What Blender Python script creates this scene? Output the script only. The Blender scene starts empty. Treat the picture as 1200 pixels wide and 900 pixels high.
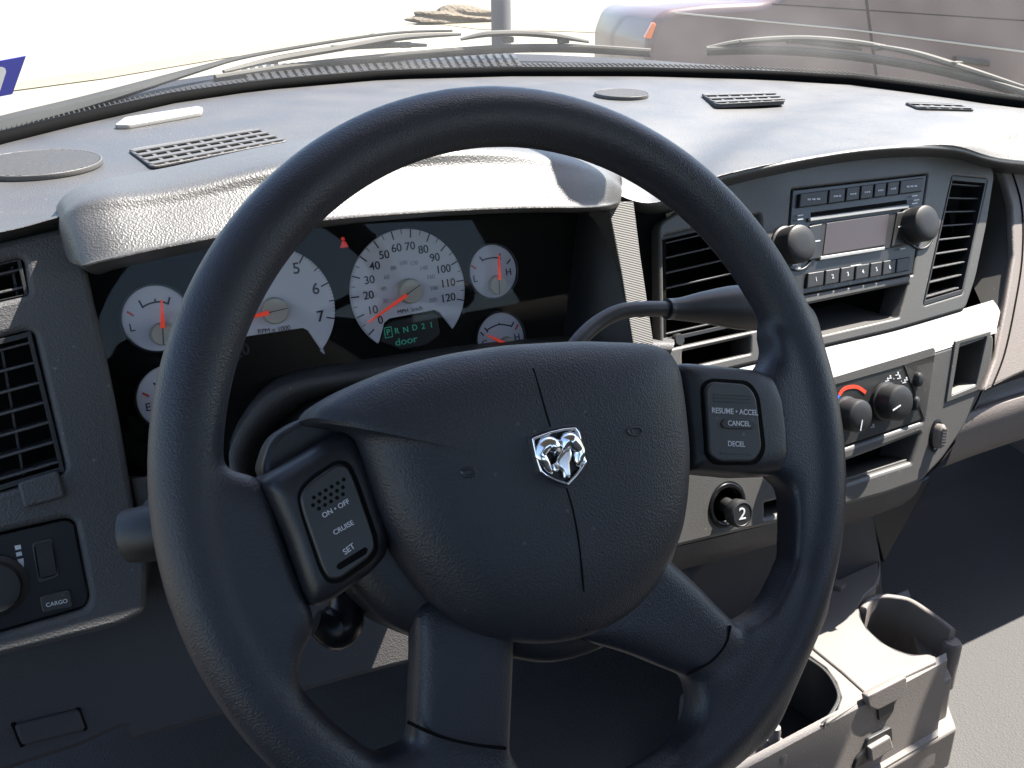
import bpy, bmesh, math, random
import numpy as np
from mathutils import Matrix, Vector
random.seed(7)
S = bpy.context.scene
COL = S.collection
R = math.radians

# ------------------------------------------------------------ camera, world, sun, exposure
YAW, PITCH, ROLL, FPX, H = 0.50963, 0.40247, -0.0112, 1116.95, 1.7
cy, sy, cp, sp = math.cos(YAW), math.sin(YAW), math.cos(PITCH), math.sin(PITCH)
FW = np.array([sy*cp, cy*cp, -sp]); RT0 = np.array([cy, -sy, 0.]); UP0 = np.cross(RT0, FW)
RT = math.cos(ROLL)*RT0 + math.sin(ROLL)*UP0
UPV = -math.sin(ROLL)*RT0 + math.cos(ROLL)*UP0
CAM = np.array([0., 0., H])
cam = bpy.data.cameras.new('camera'); camo = bpy.data.objects.new('camera', cam); COL.objects.link(camo)
cam.sensor_width = 36; cam.lens = 36*FPX/1200; cam.clip_start = .02; cam.clip_end = 600
M = Matrix.Identity(4)
for i in range(3):
    M[i][0] = RT[i]; M[i][1] = UPV[i]; M[i][2] = -FW[i]; M[i][3] = CAM[i]
camo.matrix_world = M
S.camera = camo
S.render.resolution_x, S.render.resolution_y = 1024, 768

SUN_DIR = Vector((.62, -.03, 1.0)).normalized()      # towards the sun: from the right, high, square to the cab
sl = bpy.data.lights.new('sun', 'SUN'); sl.energy = 5.0; sl.angle = R(.5); sl.color = (1, .95, .87)
so = bpy.data.objects.new('sun', sl); COL.objects.link(so)
so.rotation_euler = SUN_DIR.to_track_quat('Z', 'Y').to_euler()
W = bpy.data.worlds.new('World'); S.world = W; W.use_nodes = True
nt = W.node_tree
sky = nt.nodes.new('ShaderNodeTexSky'); sky.sky_type = 'NISHITA'; sky.sun_disc = False
sky.sun_elevation = math.asin(SUN_DIR.z); sky.sun_rotation = math.atan2(SUN_DIR.x, SUN_DIR.y)
bg = nt.nodes['Background']; bg.inputs[1].default_value = .09
nt.links.new(sky.outputs[0], bg.inputs[0])
S.view_settings.view_transform = 'Standard'; S.view_settings.look = 'None'
S.view_settings.exposure = 2.2; S.view_settings.gamma = 1
S.render.engine = 'CYCLES'
S.cycles.max_bounces = 8; S.cycles.transparent_max_bounces = 12

# ------------------------------------------------------------ geometry of sight and surfaces
def ray(u, v): return FW + RT*(u-600)/FPX + UPV*(450-v)/FPX
def un(u, v, n, q):
    n = np.array(n, float); d = ray(u, v)
    return CAM + d*((np.array(q, float)-CAM) @ n)/(d @ n)
class Frame:
    def __init__(s, o, x, y):
        s.o = np.array(o, float); s.x = np.array(x, float); s.x /= np.linalg.norm(s.x)
        y = np.array(y, float); y = y - (y@s.x)*s.x; s.y = y/np.linalg.norm(y); s.n = np.cross(s.x, s.y)
    def px(s, u, v, d=0):
        w = un(u, v, s.n, s.o+s.n*d)-s.o
        return (w@s.x, w@s.y)
    def w(s, x, y, d=0): return s.o + s.x*x + s.y*y + s.n*d
    def wp(s, u, v, d=0): return un(u, v, s.n, s.o+s.n*d)
    def mat(s):
        m = Matrix.Identity(4)
        for i in range(3):
            m[i][0] = s.x[i]; m[i][1] = s.y[i]; m[i][2] = s.n[i]; m[i][3] = s.o[i]
        return m
    def at(s, x, y, rot=0, d=0):
        c, q = math.cos(rot), math.sin(rot)
        return Frame(s.w(x, y, d), s.x*c+s.y*q, -s.x*q+s.y*c)
FF = Frame((0, .66, 1.40), (1, 0, 0), (0, .4, 1))          # main dashboard face
FL = Frame((0, .6035, 1.335), (1, 0, 0), (0, .25, 1))       # lower centre stack, proud of it
FC = Frame((0, .715, 1.45), (1, 0, 0), (0, .25, 1))        # instrument faceplate
TOP = Frame((0, .7, 1.535), (1, 0, 0), (0, 1, .05))        # dashboard top
WC = np.array([.22810, .36652, H-.22451]); WT = .4632
FWH = Frame(WC, (1, 0, 0), (0, math.sin(WT), math.cos(WT)))  # steering wheel plane

# ------------------------------------------------------------ materials
def mat(name, col, rough=.6, bump=0, scale=500, metal=0, spec=.5, kind='leather', var=.0, coat=0, emit=None, dust=0):
    m = bpy.data.materials.new(name); m.use_nodes = True
    t = m.node_tree; b = t.nodes['Principled BSDF']
    b.inputs['Base Color'].default_value = (*col, 1); b.inputs['Roughness'].default_value = rough
    b.inputs['Metallic'].default_value = metal; b.inputs['Specular IOR Level'].default_value = spec
    b.inputs['Coat Weight'].default_value = coat
    if emit: b.inputs['Emission Color'].default_value = (*emit[0], 1); b.inputs['Emission Strength'].default_value = emit[1]
    tc = t.nodes.new('ShaderNodeTexCoord')
    N = lambda ty: t.nodes.new(ty)
    if bump:
        if kind == 'ribs':
            x = N('ShaderNodeTexWave'); x.inputs['Scale'].default_value = scale; x.bands_direction = 'Z'; out = x.outputs['Fac']
        else:
            x = N('ShaderNodeTexVoronoi'); x.inputs['Scale'].default_value = scale; x.feature = 'SMOOTH_F1'
            nz = N('ShaderNodeTexNoise'); nz.inputs['Scale'].default_value = scale*.6; nz.inputs['Detail'].default_value = 3
            t.links.new(tc.outputs['Object'], nz.inputs['Vector'])
            vm = N('ShaderNodeVectorMath'); vm.operation = 'MULTIPLY_ADD'
            t.links.new(nz.outputs['Color'], vm.inputs[0]); vm.inputs[1].default_value = (1.2/scale,)*3
            t.links.new(tc.outputs['Object'], vm.inputs[2])
            t.links.new(vm.outputs[0], x.inputs['Vector']); out = x.outputs['Distance']
        if kind == 'ribs': t.links.new(tc.outputs['Object'], x.inputs['Vector'])
        bn = N('ShaderNodeBump'); bn.inputs['Strength'].default_value = bump; bn.inputs['Distance'].default_value = .6/scale
        t.links.new(out, bn.inputs['Height']); t.links.new(bn.outputs[0], b.inputs['Normal'])
    if var or dust:
        nz = N('ShaderNodeTexNoise'); nz.inputs['Scale'].default_value = 14; nz.inputs['Detail'].default_value = 6
        t.links.new(tc.outputs['Object'], nz.inputs['Vector'])
        mx = N('ShaderNodeMix'); mx.data_type = 'RGBA'
        mx.inputs[6].default_value = (*[c*(1-var) for c in col], 1); mx.inputs[7].default_value = (*[min(1, c*(1+var)) for c in col], 1)
        t.links.new(nz.outputs['Fac'], mx.inputs[0]); o = mx.outputs[2]
        mr = N('ShaderNodeMapRange'); mr.inputs[1].default_value = .3; mr.inputs[2].default_value = .7
        mr.inputs[3].default_value = rough-.06; mr.inputs[4].default_value = min(1, rough+.08)
        t.links.new(nz.outputs['Fac'], mr.inputs[0]); t.links.new(mr.outputs[0], b.inputs['Roughness'])
        if dust:
            v = N('ShaderNodeTexVoronoi'); v.inputs['Scale'].default_value = 70
            t.links.new(tc.outputs['Object'], v.inputs['Vector'])
            r = N('ShaderNodeValToRGB'); r.color_ramp.elements[0].position = 0; r.color_ramp.elements[0].color = (dust,)*3+(1,)
            r.color_ramp.elements[1].position = .09; r.color_ramp.elements[1].color = (0, 0, 0, 1)
            t.links.new(v.outputs['Distance'], r.inputs[0])
            m2 = N('ShaderNodeMix'); m2.data_type = 'RGBA'; m2.inputs[7].default_value = (.5, .48, .43, 1)
            t.links.new(r.outputs[0], m2.inputs[0]); t.links.new(o, m2.inputs[6]); o = m2.outputs[2]
        t.links.new(o, b.inputs['Base Color'])
    return m
MT = dict(
    wheel=mat('wheel_leather', (.0145, .0155, .0215), .42, .42, 1150, var=.12),
    wheelpl=mat('wheel_plastic', (.012, .0125, .016), .42, .15, 900, var=.1),
    airbag=mat('airbag_vinyl', (.0145, .016, .0215), .5, .48, 1050, var=.1, dust=.1),
    pad=mat('dash_pad', (.037, .0355, .034), .5, .5, 850, spec=.9, var=.1, dust=.2),
    face=mat('dash_face', (.052, .051, .052), .58, .6, 800, var=.1, dust=.3),
    stack=mat('stack_plastic', (.072, .069, .065), .5, .22, 900, var=.08, dust=.3),
    knee=mat('knee_plastic', (.045, .042, .042), .62, .5, 800, var=.12),
    tan=mat('taupe_plastic', (.15, .128, .116), .6, .4, 800, var=.08, dust=.3),
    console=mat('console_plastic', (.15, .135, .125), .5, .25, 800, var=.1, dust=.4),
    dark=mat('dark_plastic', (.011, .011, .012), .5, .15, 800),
    black=mat('matte_black', (.004, .004, .004), .9, spec=.1),
    bezel=mat('radio_plastic', (.02, .0195, .0195), .4, 0, var=.15, dust=.2),
    gloss=mat('gloss_black', (.006, .006, .007), .3, spec=.3),
    rubber=mat('knob_rubber', (.011, .011, .012), .5, .1, 900),
    ribbed=mat('ribbed_trim', (.08, .076, .07), .6, .6, 230, kind='ribs'),
    dial=mat('dial_white', (.42, .42, .47), .6, var=.04),
    ink=mat('dial_ink', (.01, .01, .02), .6),
    faint=mat('dial_faint_ink', (.24, .24, .29), .6),
    redink=mat('red_ink', (.45, .04, .03), .5),
    needle=mat('needle_red', (.7, .05, .02), .45, emit=((1, .06, .02), .05)),
    hub=mat('hub_grey', (.32, .30, .26), .5),
    green=mat('display_green', (.04, .33, .23), .5, emit=((.1, .8, .5), .01)),
    warn=mat('warning_red', (.5, .03, .02), .5, emit=((1, .05, .03), .03)),
    screen=mat('radio_screen', (.05, .036, .033), .3),
    white=mat('white_ink', (.5, .5, .52), .6),
    silver=mat('silver_trim', (.3, .29, .27), .35, metal=.3),
    chrome=mat('chrome', (.85, .85, .87), .12, metal=1),
    carpet=mat('floor_carpet', (.062, .060, .059), .95, .9, 500, var=.2),
    seal=mat('rubber_seal', (.003, .003, .003), .8, spec=.05),
    cowl=mat('cowl_plastic', (.02, .021, .026), .7, .3, 400, var=.2, spec=.15),
    arm=mat('wiper_arm', (.03, .031, .031), .8, var=.2, spec=.1),
    blade=mat('wiper_blade_metal', (.085, .08, .07), .7, var=.2, spec=.2),
    maroon=mat('hazy_maroon_paint', (.075, .045, .048), .4, coat=.15),  # base raised paler for the haze over the parked car
    glassd=mat('tinted_glass', (.02, .03, .03), .1),
    amber=mat('amber_lens', (.6, .12, .01), .3),
    tire=mat('tyre_rubber', (.02, .02, .02), .8),
    roof=mat('headliner', (.22, .21, .2), .9),
    seat=mat('seat_cloth', (.12, .11, .10), .9),
    ground=mat('concrete', (.165, .152, .118), .9, var=.1),
    grass=mat('dry_grass', (.165, .142, .088), .95, var=.35),
    rock=mat('rock', (.09, .07, .045), .9, 1, 6, var=.3),
    post=mat('post_grey', (.05, .05, .055), .7, var=.2),
    blue=mat('sticker_blue', (.01, .02, .35), .5),
    bluemark=mat('blue_ink', (.03, .15, .6), .5),
    visor=mat('sticker_white', (.75, .75, .75), .6),
)
def mix_glass(name, refl, dust):
    m = bpy.data.materials.new(name); m.use_nodes = True; t = m.node_tree; t.nodes.clear(); N = t.nodes.new
    o = N('ShaderNodeOutputMaterial'); tr = N('ShaderNodeBsdfTransparent'); gl = N('ShaderNodeBsdfGlossy'); gl.inputs['Roughness'].default_value = .02
    fw = N('ShaderNodeLayerWeight'); fw.inputs[0].default_value = .5; fp_ = N('ShaderNodeMath'); fp_.operation = 'POWER'; fp_.inputs[1].default_value = 4; t.links.new(fw.outputs['Facing'], fp_.inputs[0]); fr = N('ShaderNodeMath'); fr.operation = 'ADD'; fr.inputs[1].default_value = .05; t.links.new(fp_.outputs[0], fr.inputs[0])
    mu = N('ShaderNodeMath'); mu.operation = 'MULTIPLY'; mu.inputs[1].default_value = refl; t.links.new(fr.outputs[0], mu.inputs[0])
    mx = N('ShaderNodeMixShader'); t.links.new(mu.outputs[0], mx.inputs[0]); t.links.new(tr.outputs[0], mx.inputs[1]); t.links.new(gl.outputs[0], mx.inputs[2])
    last = mx
    if dust:  # translucent dust film, raised to lay a haze over the outside
        df = N('ShaderNodeBsdfTranslucent'); df.inputs[0].default_value = (.9, .88, .84, 1)
        nz = N('ShaderNodeTexNoise'); nz.inputs['Scale'].default_value = 9; nz.inputs['Detail'].default_value = 2
        nz2 = N('ShaderNodeTexNoise'); nz2.inputs['Scale'].default_value = 3
        tc = N('ShaderNodeTexCoord'); t.links.new(tc.outputs['Object'], nz.inputs[0]); t.links.new(tc.outputs['Object'], nz2.inputs[0])
        mm = N('ShaderNodeMath'); mm.operation = 'MULTIPLY'; t.links.new(nz.outputs[0], mm.inputs[0]); t.links.new(nz2.outputs[0], mm.inputs[1])
        m3 = N('ShaderNodeMath'); m3.operation = 'MULTIPLY'; m3.inputs[1].default_value = dust; t.links.new(mm.outputs[0], m3.inputs[0])
        m4 = N('ShaderNodeMixShader'); t.links.new(m3.outputs[0], m4.inputs[0]); t.links.new(mx.outputs[0], m4.inputs[1]); t.links.new(df.outputs[0], m4.inputs[2]); last = m4
    t.links.new(last.outputs[0], o.inputs[0]); return m
MT['windshield'] = mix_glass('windshield_glass', .4, .09)
MT['lens'] = mix_glass('cluster_lens', .16, 0)

# ------------------------------------------------------------ object helpers
def thing(name, label, cat, loc, group=None):
    o = bpy.data.objects.new(name, None); o.empty_display_size = .02; COL.objects.link(o); o.location = [float(a) for a in loc]
    o['label'] = label; o['category'] = cat
    if group: o['group'] = group
    return o
def tag(o, label, cat, group=None):
    o['label'] = label; o['category'] = cat
    if group: o['group'] = group
    return o
def off(p):
    v = Vector((0, 0, 0))
    while p: v += p.location; p = p.parent
    return v
def link(name, me, m, parent=None, smooth=True, bevel=0, seg=2, label=None):
    o = bpy.data.objects.new(name, me); COL.objects.link(o)
    if m is not None:
        me.materials.clear(); me.materials.append(MT[m] if isinstance(m, str) else m)
    if parent:
        o.parent = parent
        if parent.type == 'EMPTY': me.transform(Matrix.Translation(-parent.location))
        else:
            r = parent
            while r.parent: r = r.parent
            if r.type == 'EMPTY': me.transform(Matrix.Translation(-r.location))
    if smooth:
        for p in me.polygons: p.use_smooth = True
        try: me.set_sharp_from_angle(angle=R(38))
        except Exception: pass
    if bevel:
        b = o.modifiers.new('bevel', 'BEVEL'); b.width = bevel; b.segments = seg; b.limit_method = 'ANGLE'; b.angle_limit = R(38); b.harden_normals = True
    if label: o['label'] = label
    return o
def mesh(vs, fs):
    me = bpy.data.meshes.new('m'); me.from_pydata([tuple(float(a) for a in v) for v in vs], [], fs); me.update()
    bm = bmesh.new(); bm.from_mesh(me); bmesh.ops.recalc_face_normals(bm, faces=bm.faces); bm.to_mesh(me); bm.free()
    return me
def join(ms):
    bm = bmesh.new()
    for m in ms: bm.from_mesh(m)
    me = bpy.data.meshes.new('m'); bm.to_mesh(me); bm.free(); return me
def fillet(pts, r, n=5):
    if r <= 0: return list(pts)
    out = []; N = len(pts)
    for i in range(N):
        p = np.array(pts[i]); a = np.array(pts[i-1])-p; b = np.array(pts[(i+1) % N])-p
        la, lb = np.linalg.norm(a), np.linalg.norm(b); k = min(r, la*.48, lb*.48)
        s, e = p+a/la*k, p+b/lb*k
        for j in range(n+1):
            t = j/n; out.append(tuple((1-t)**2*s+2*t*(1-t)*p+t*t*e))
    return out
def curve_mesh(loops, depth, bev):
    cu = bpy.data.curves.new('c', 'CURVE'); cu.dimensions = '2D'; cu.fill_mode = 'BOTH'
    cu.extrude = max(depth/2-bev, 1e-5); cu.bevel_depth = bev; cu.bevel_resolution = 2; cu.offset = -bev
    for L in loops:
        s = cu.splines.new('POLY'); s.points.add(len(L)-1)
        for i, (x, y) in enumerate(L): s.points[i].co = (x, y, 0, 1)
        s.use_cyclic_u = True
    o = bpy.data.objects.new('t', cu); COL.objects.link(o)
    dg = bpy.context.evaluated_depsgraph_get()
    me = bpy.data.meshes.new_from_object(o.evaluated_get(dg)); bpy.data.objects.remove(o); bpy.data.curves.remove(cu)
    return me
def area(L): return sum(L[i-1][0]*L[i][1]-L[i][0]*L[i-1][1] for i in range(len(L)))
def pl(fr, loops, d0, d1, bev=.001):
    """solid plate with holes in a frame, local outlines, between depths d0 and d1"""
    Ls = []
    for i, L in enumerate(loops):
        if (area(L) < 0) == (i == 0): L = L[::-1]
        Ls.append(L)
    me = curve_mesh(Ls, d1-d0, min(bev, (d1-d0)*.45))
    me.transform(Matrix.Translation((0, 0, (d0+d1)/2))); me.transform(fr.mat()); return me
def loc(fr, pts, d=0, r=0, n=5): return fillet([fr.px(u, v, d) for u, v in pts], r, n)
def plate(name, fr, outer, d0, d1, m, parent=None, holes=(), r=.002, hr=.002, bev=.001, label=None):
    me = pl(fr, [loc(fr, outer, d1, r)]+[loc(fr, h, d1, hr) for h in holes], d0, d1, bev)
    return link(name, me, m, parent, label=label)
def circ(x, y, rx, ry=None, n=48, a0=0, a1=360):
    ry = ry or rx
    return [(x+rx*math.cos(R(a0+(a1-a0)*i/n)), y+ry*math.sin(R(a0+(a1-a0)*i/n))) for i in range(n if a1-a0 == 360 else n+1)]
def cat(P, n):
    P = [np.array(p, float) for p in P]; k = len(P)-1; out = []
    for j in range(n):
        t = j/(n-1)*k; i = min(int(t), k-1); t -= i
        a, b, c, d = P[max(i-1, 0)], P[i], P[i+1], P[min(i+2, k)]
        out.append(.5*((2*b)+(-a+c)*t+(2*a-5*b+4*c-d)*t*t+(-a+3*b-3*c+d)*t**3))
    return out
def loft(rows, n=60, closed=False, m_rows=None, cap=False):
    rows = [cat(r, n) for r in rows] if n else rows
    if m_rows: rows = list(zip(*[cat(c, m_rows) for c in zip(*rows)]))
    n = len(rows[0]); vs = [p for r in rows for p in r]; fs = []
    k = len(rows)
    for i in range(k if closed else k-1):
        for j in range(n-1):
            a, b = i*n+j, ((i+1) % k)*n+j; fs.append((a, a+1, b+1, b))
    if cap:
        fs.append([i*n for i in range(k)]); fs.append([i*n+n-1 for i in range(k)])
    return mesh(vs, fs)
def tube(path, rad, seg=16, n=None, caps=True, flat=1, ref=(0, 0, 1)):
    if n: path = cat(path, n); rad = [float(x[0]) for x in cat([[q] for q in rad], n)] if hasattr(rad, '__len__') else rad
    path = [np.array(p, float) for p in path]; k = len(path)
    if not hasattr(rad, '__len__'): rad = [rad]*k
    vs = []; fs = []
    for i, p in enumerate(path):
        t = path[min(i+1, k-1)]-path[max(i-1, 0)]; t /= np.linalg.norm(t)
        a = np.cross(t, np.array(ref, float)); a /= np.linalg.norm(a)+1e-9; b = np.cross(a, t)
        for j in range(seg):
            q = 2*math.pi*j/seg; vs.append(p+rad[i]*(math.cos(q)*a+flat*math.sin(q)*b))
    for i in range(k-1):
        for j in range(seg):
            fs.append((i*seg+j, i*seg+(j+1) % seg, (i+1)*seg+(j+1) % seg, (i+1)*seg+j))
    if caps: fs.append(list(range(seg))); fs.append([(k-1)*seg+j for j in range(seg)])
    return mesh(vs, fs)
def lathe(fr, prof, seg=36, sx=1, sy_=1):
    """profile [(radius, height)] about the frame normal"""
    vs = []; fs = []; k = len(prof)
    for (r, h) in prof:
        for j in range(seg):
            q = 2*math.pi*j/seg; vs.append(fr.w(r*sx*math.cos(q), r*sy_*math.sin(q), h))
    for i in range(k-1):
        for j in range(seg): fs.append((i*seg+j, i*seg+(j+1) % seg, (i+1)*seg+(j+1) % seg, (i+1)*seg+j))
    fs.append(list(range(seg))); fs.append([(k-1)*seg+j for j in range(seg)])
    return mesh(vs, fs)
def box(a, b):
    x0, y0, z0 = a; x1, y1, z1 = b
    vs = [(x0, y0, z0), (x1, y0, z0), (x1, y1, z0), (x0, y1, z0), (x0, y0, z1), (x1, y0, z1), (x1, y1, z1), (x0, y1, z1)]
    return mesh(vs, [(0, 1, 2, 3), (4, 5, 6, 7), (0, 1, 5, 4), (1, 2, 6, 5), (2, 3, 7, 6), (3, 0, 4, 7)])
def hexa(p8):
    return mesh(p8, [(0, 1, 2, 3), (4, 5, 6, 7), (0, 1, 5, 4), (1, 2, 6, 5), (2, 3, 7, 6), (3, 0, 4, 7)])
def text_mesh(fr, s, x, y, size, rot=0, d=.0006, ax='CENTER', thick=.0002, wide=1, bold=0):
    cu = bpy.data.curves.new('t', 'FONT'); cu.body = s; cu.size = size; cu.align_x = ax; cu.align_y = 'CENTER'; cu.extrude = thick; cu.offset = bold*size
    o = bpy.data.objects.new('t', cu); COL.objects.link(o)
    dg = bpy.context.evaluated_depsgraph_get(); me = bpy.data.meshes.new_from_object(o.evaluated_get(dg)); bpy.data.objects.remove(o)
    me.transform(Matrix.Diagonal((wide, 1, 1, 1))); me.transform(fr.at(x, y, rot, d).mat()); return me
def text_px(fr, s, a, b, d, bold=.01, h=1.0):
    """text whose width runs from pixel a to pixel b on the frame at depth d"""
    p, q = np.array(fr.px(*a, d)), np.array(fr.px(*b, d)); L = np.linalg.norm(q-p); rot = math.atan2(q[1]-p[1], q[0]-p[0])
    me = text_mesh(Frame((0, 0, 0), (1, 0, 0), (0, 1, 0)), s, 0, 0, 1, 0, 0, 'CENTER', .02, 1, bold)
    xs = [v.co.x for v in me.vertices]; w = max(xs)-min(xs); k = L/w
    me.transform(Matrix.Diagonal((k, k*h, k, 1))); c = (p+q)/2; me.transform(fr.at(c[0], c[1], rot, d).mat()); return me
def strip(fr, pts, w, d, th=.0004):
    """flat line of width w through local points"""
    L, Rr = [], []
    P = [np.array(p, float) for p in pts]
    for i, p in enumerate(P):
        t = P[min(i+1, len(P)-1)]-P[max(i-1, 0)]; t /= np.linalg.norm(t); nn = np.array([-t[1], t[0]])
        L.append(tuple(p+nn*w/2)); Rr.append(tuple(p-nn*w/2))
    return pl(fr, [L+Rr[::-1]], d, d+th, .00001)

# ============================================================ THE SETTING: ground outside and floor of the cab
def ground_sheet(name, x0, x1, y0, y1, z, m):
    me = mesh([(x0, y0, z), (x1, y0, z), (x1, y1, z), (x0, y1, z)], [(0, 1, 2, 3)])
    o = link(name, me, m); o['kind'] = 'structure'; return o
ground_sheet('ground', -200, 300, -100, 400, 0, 'ground')
def zp(u, v, Z): return un(u, v, (0, 0, 1), (0, 0, Z))
def patch(px, z=.02):
    return mesh([zp(u, v, z) for u, v in px], [list(range(len(px)))])
g = link('dry_grass', join([patch([(-60, 118), (0, 108), (120, 92), (250, 70), (420, 44), (440, 38), (420, 36), (250, 58), (120, 82), (0, 98), (-60, 108)]),
                            patch([(500, 26), (560, 34), (640, 36), (760, 40), (700, 24), (620, 8), (520, 12)])]), 'grass')
g['kind'] = 'stuff'
# cab floor: level carpet, then rising towards the firewall
fl = loft([[(-.6, -1.2, .90), (.6, -1.2, .90), (2.2, -1.2, .90)], [(-.6, .62, .90), (.6, .62, .90), (2.2, .62, .90)],
           [(-.6, .90, .93), (.6, .90, .93), (2.2, .9, .93)], [(-.6, 1.20, 1.08), (.6, 1.2, 1.08), (2.2, 1.2, 1.08)],
           [(-.6, 1.3, 1.45), (.6, 1.3, 1.45), (2.2, 1.3, 1.45)]], 30, m_rows=30)
floor = link('floor', fl, 'carpet'); floor['kind'] = 'structure'

# ============================================================ TRUCK BODY (roof, pillars, doors, windshield, cowl, hood)
EDGE = [(-220, 228), (-100, 196), (0, 168), (80, 148), (200, 121), (300, 106), (450, 93), (600, 89), (750, 89), (900, 93), (1000, 99), (1100, 112), (1190, 126), (1260, 128), (1354, 126), (1435, 129)]
def edge_v(u):
    return float(np.interp(u, [e[0] for e in EDGE], [e[1] for e in EDGE]))
def ext(u, v, extra):
    b = TOP.wp(u, edge_v(u)); Rr = math.hypot(b[0], b[1]); d = ray(u, v)
    return CAM + d*(Rr+extra)/math.hypot(d[0], d[1])
truck = thing('truck', 'maroon pickup truck cab seen from the driver seat, black louvred cowl below its windshield', 'truck', (.75, 0, 0))
base = [ext(u, v-6, .015) for u, v in EDGE]
YH, ZH = .445, 2.10
bx0, bx1 = base[0][0], base[-1][0]
topc = [np.array([-.14+(1.46+.14)*(i/(len(base)-1)), YH+.10*math.sin(math.pi*i/(len(base)-1)), ZH+.03*math.sin(math.pi*i/(len(base)-1))]) for i in range(len(base))]
midc = [(a+b)/2+np.array([0, .03, .03]) for a, b in zip(base, topc)]
ws = link('windshield', loft([base, midc, topc], 50, m_rows=12), 'windshield', truck)
pm = []
for a, mm_, b in ((base[0], midc[0], topc[0]), (base[-1], midc[-1], topc[-1])):
    pm.append(tube([a, mm_, b], .024, 12, 12))
link('pillar', pm[0], 'roof', truck); link('pillar', pm[1], 'roof', truck)
roof_me = join([hexa([(-.30, -1.3, 2.10), (1.32, -1.3, 2.10), (1.32, YH, 2.10), (-.30, YH, 2.10), (-.30, -1.3, 2.15), (1.32, -1.3, 2.15), (1.32, YH, 2.15), (-.30, YH, 2.15)])])
link('roof', roof_me, 'roof', truck)
link('back_wall', join([box((-.45, -1.34, .7), (1.95, -1.3, 1.5)), box((-.45, -1.34, 1.5), (-.1, -1.3, 2.1)), box((1.6, -1.34, 1.5), (1.95, -1.3, 2.1))]), 'seat', truck)
for sg, xb, xt in ((-1, -.36, -.30), (1, 1.60, 1.32)):
    q = lambda y0, y1: hexa([(xb, y0, 1.3), (xb+.05, y0, 1.3), (xb+.05, y1, 1.3), (xb, y1, 1.3), (xt, y0, 2.12), (xt+.05, y0, 2.12), (xt+.05, y1, 2.12), (xt, y1, 2.12)])
    link('door', join([box((xb, -1.3, .7), (xb+.06, .8, 1.30)), q(-1.3, -.75), q(-.36, -.30), box((xb, .60, 1.3), (xb+.05, .93, 1.95 if sg > 0 else 1.4))]), 'seat', truck, bevel=.01)  # tall front box on the right door is added to shade the floor
link('seat_back', box((-.3, -.75, .8), (1.75, -.5, 1.6)), 'seat', truck, bevel=.06, seg=4)
# hood falls away just in front of the cowl
link('mirror_mount', tube([(.635, .63, 1.90), (.655, .645, 1.95), (.665, .655, 1.99)], [.028, .024, .018], 12, 10), 'dark', truck)
hr = []
for dz, yy in ((1.50, 1.75), (1.42, 2.2), (1.25, 2.7)): hr.append([(-.25, yy-.25, dz-.06), (.3, yy, dz), (.78, yy+.05, dz+.01), (1.3, yy-.05, dz), (1.85, yy-.35, dz-.06)])
hr.append([(-.25, 2.5, .7), (.3, 2.8, .7), (.78, 2.85, .7), (1.3, 2.75, .7), (1.85, 2.45, .7)])
link('hood', loft(hr, 30, m_rows=20), 'maroon', truck)
US = list(range(-200, 1400, 40))
cr = [[ext(u, edge_v(u)-3, .02) for u in US], [ext(u, edge_v(u)-9, .05) for u in US],
      [ext(u, edge_v(u)-(26 if u < 620 else max(4, 26-(u-620)*.05)), .20) for u in US], [ext(u, edge_v(u)-10, .24) for u in US]]
cowl = link('cowl', loft(cr, 0), 'cowl', truck)
ribs = []
for i in range(34):
    u = 296+i*9.5; v = edge_v(u)
    a, b = ext(u, v-9, .05), ext(u-10, v-25, .19); up = np.array([0, 0, .004])
    dx = np.array([.0035, 0, 0]); ribs.append(hexa([a-dx-up, a+dx-up, b+dx-up, b-dx-up, a-dx+up, a+dx+up, b+dx+up, b-dx+up]))
link('louvres', join(ribs), 'dark', cowl)
link('windshield_seal', tube([ext(u, edge_v(u)-4, .004) for u in US], .0085, 10), 'seal', truck)
fz = [ext(u, edge_v(u)-12.5, .06) for u in range(-200, 1200, 6)]
frit = [hexa([p+np.array([-.0008, -.001, -.002]), p+np.array([.0008, -.001, -.002]), p+np.array([.0008, .012, .001]), p+np.array([-.0008, .012, .001]),
              p+np.array([-.0008, -.001, .0005]), p+np.array([.0008, -.001, .0005]), p+np.array([.0008, .012, .003]), p+np.array([-.0008, .012, .003])]) for p in fz]
link('cowl_edge', join(frit), 'arm', cowl)
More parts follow.
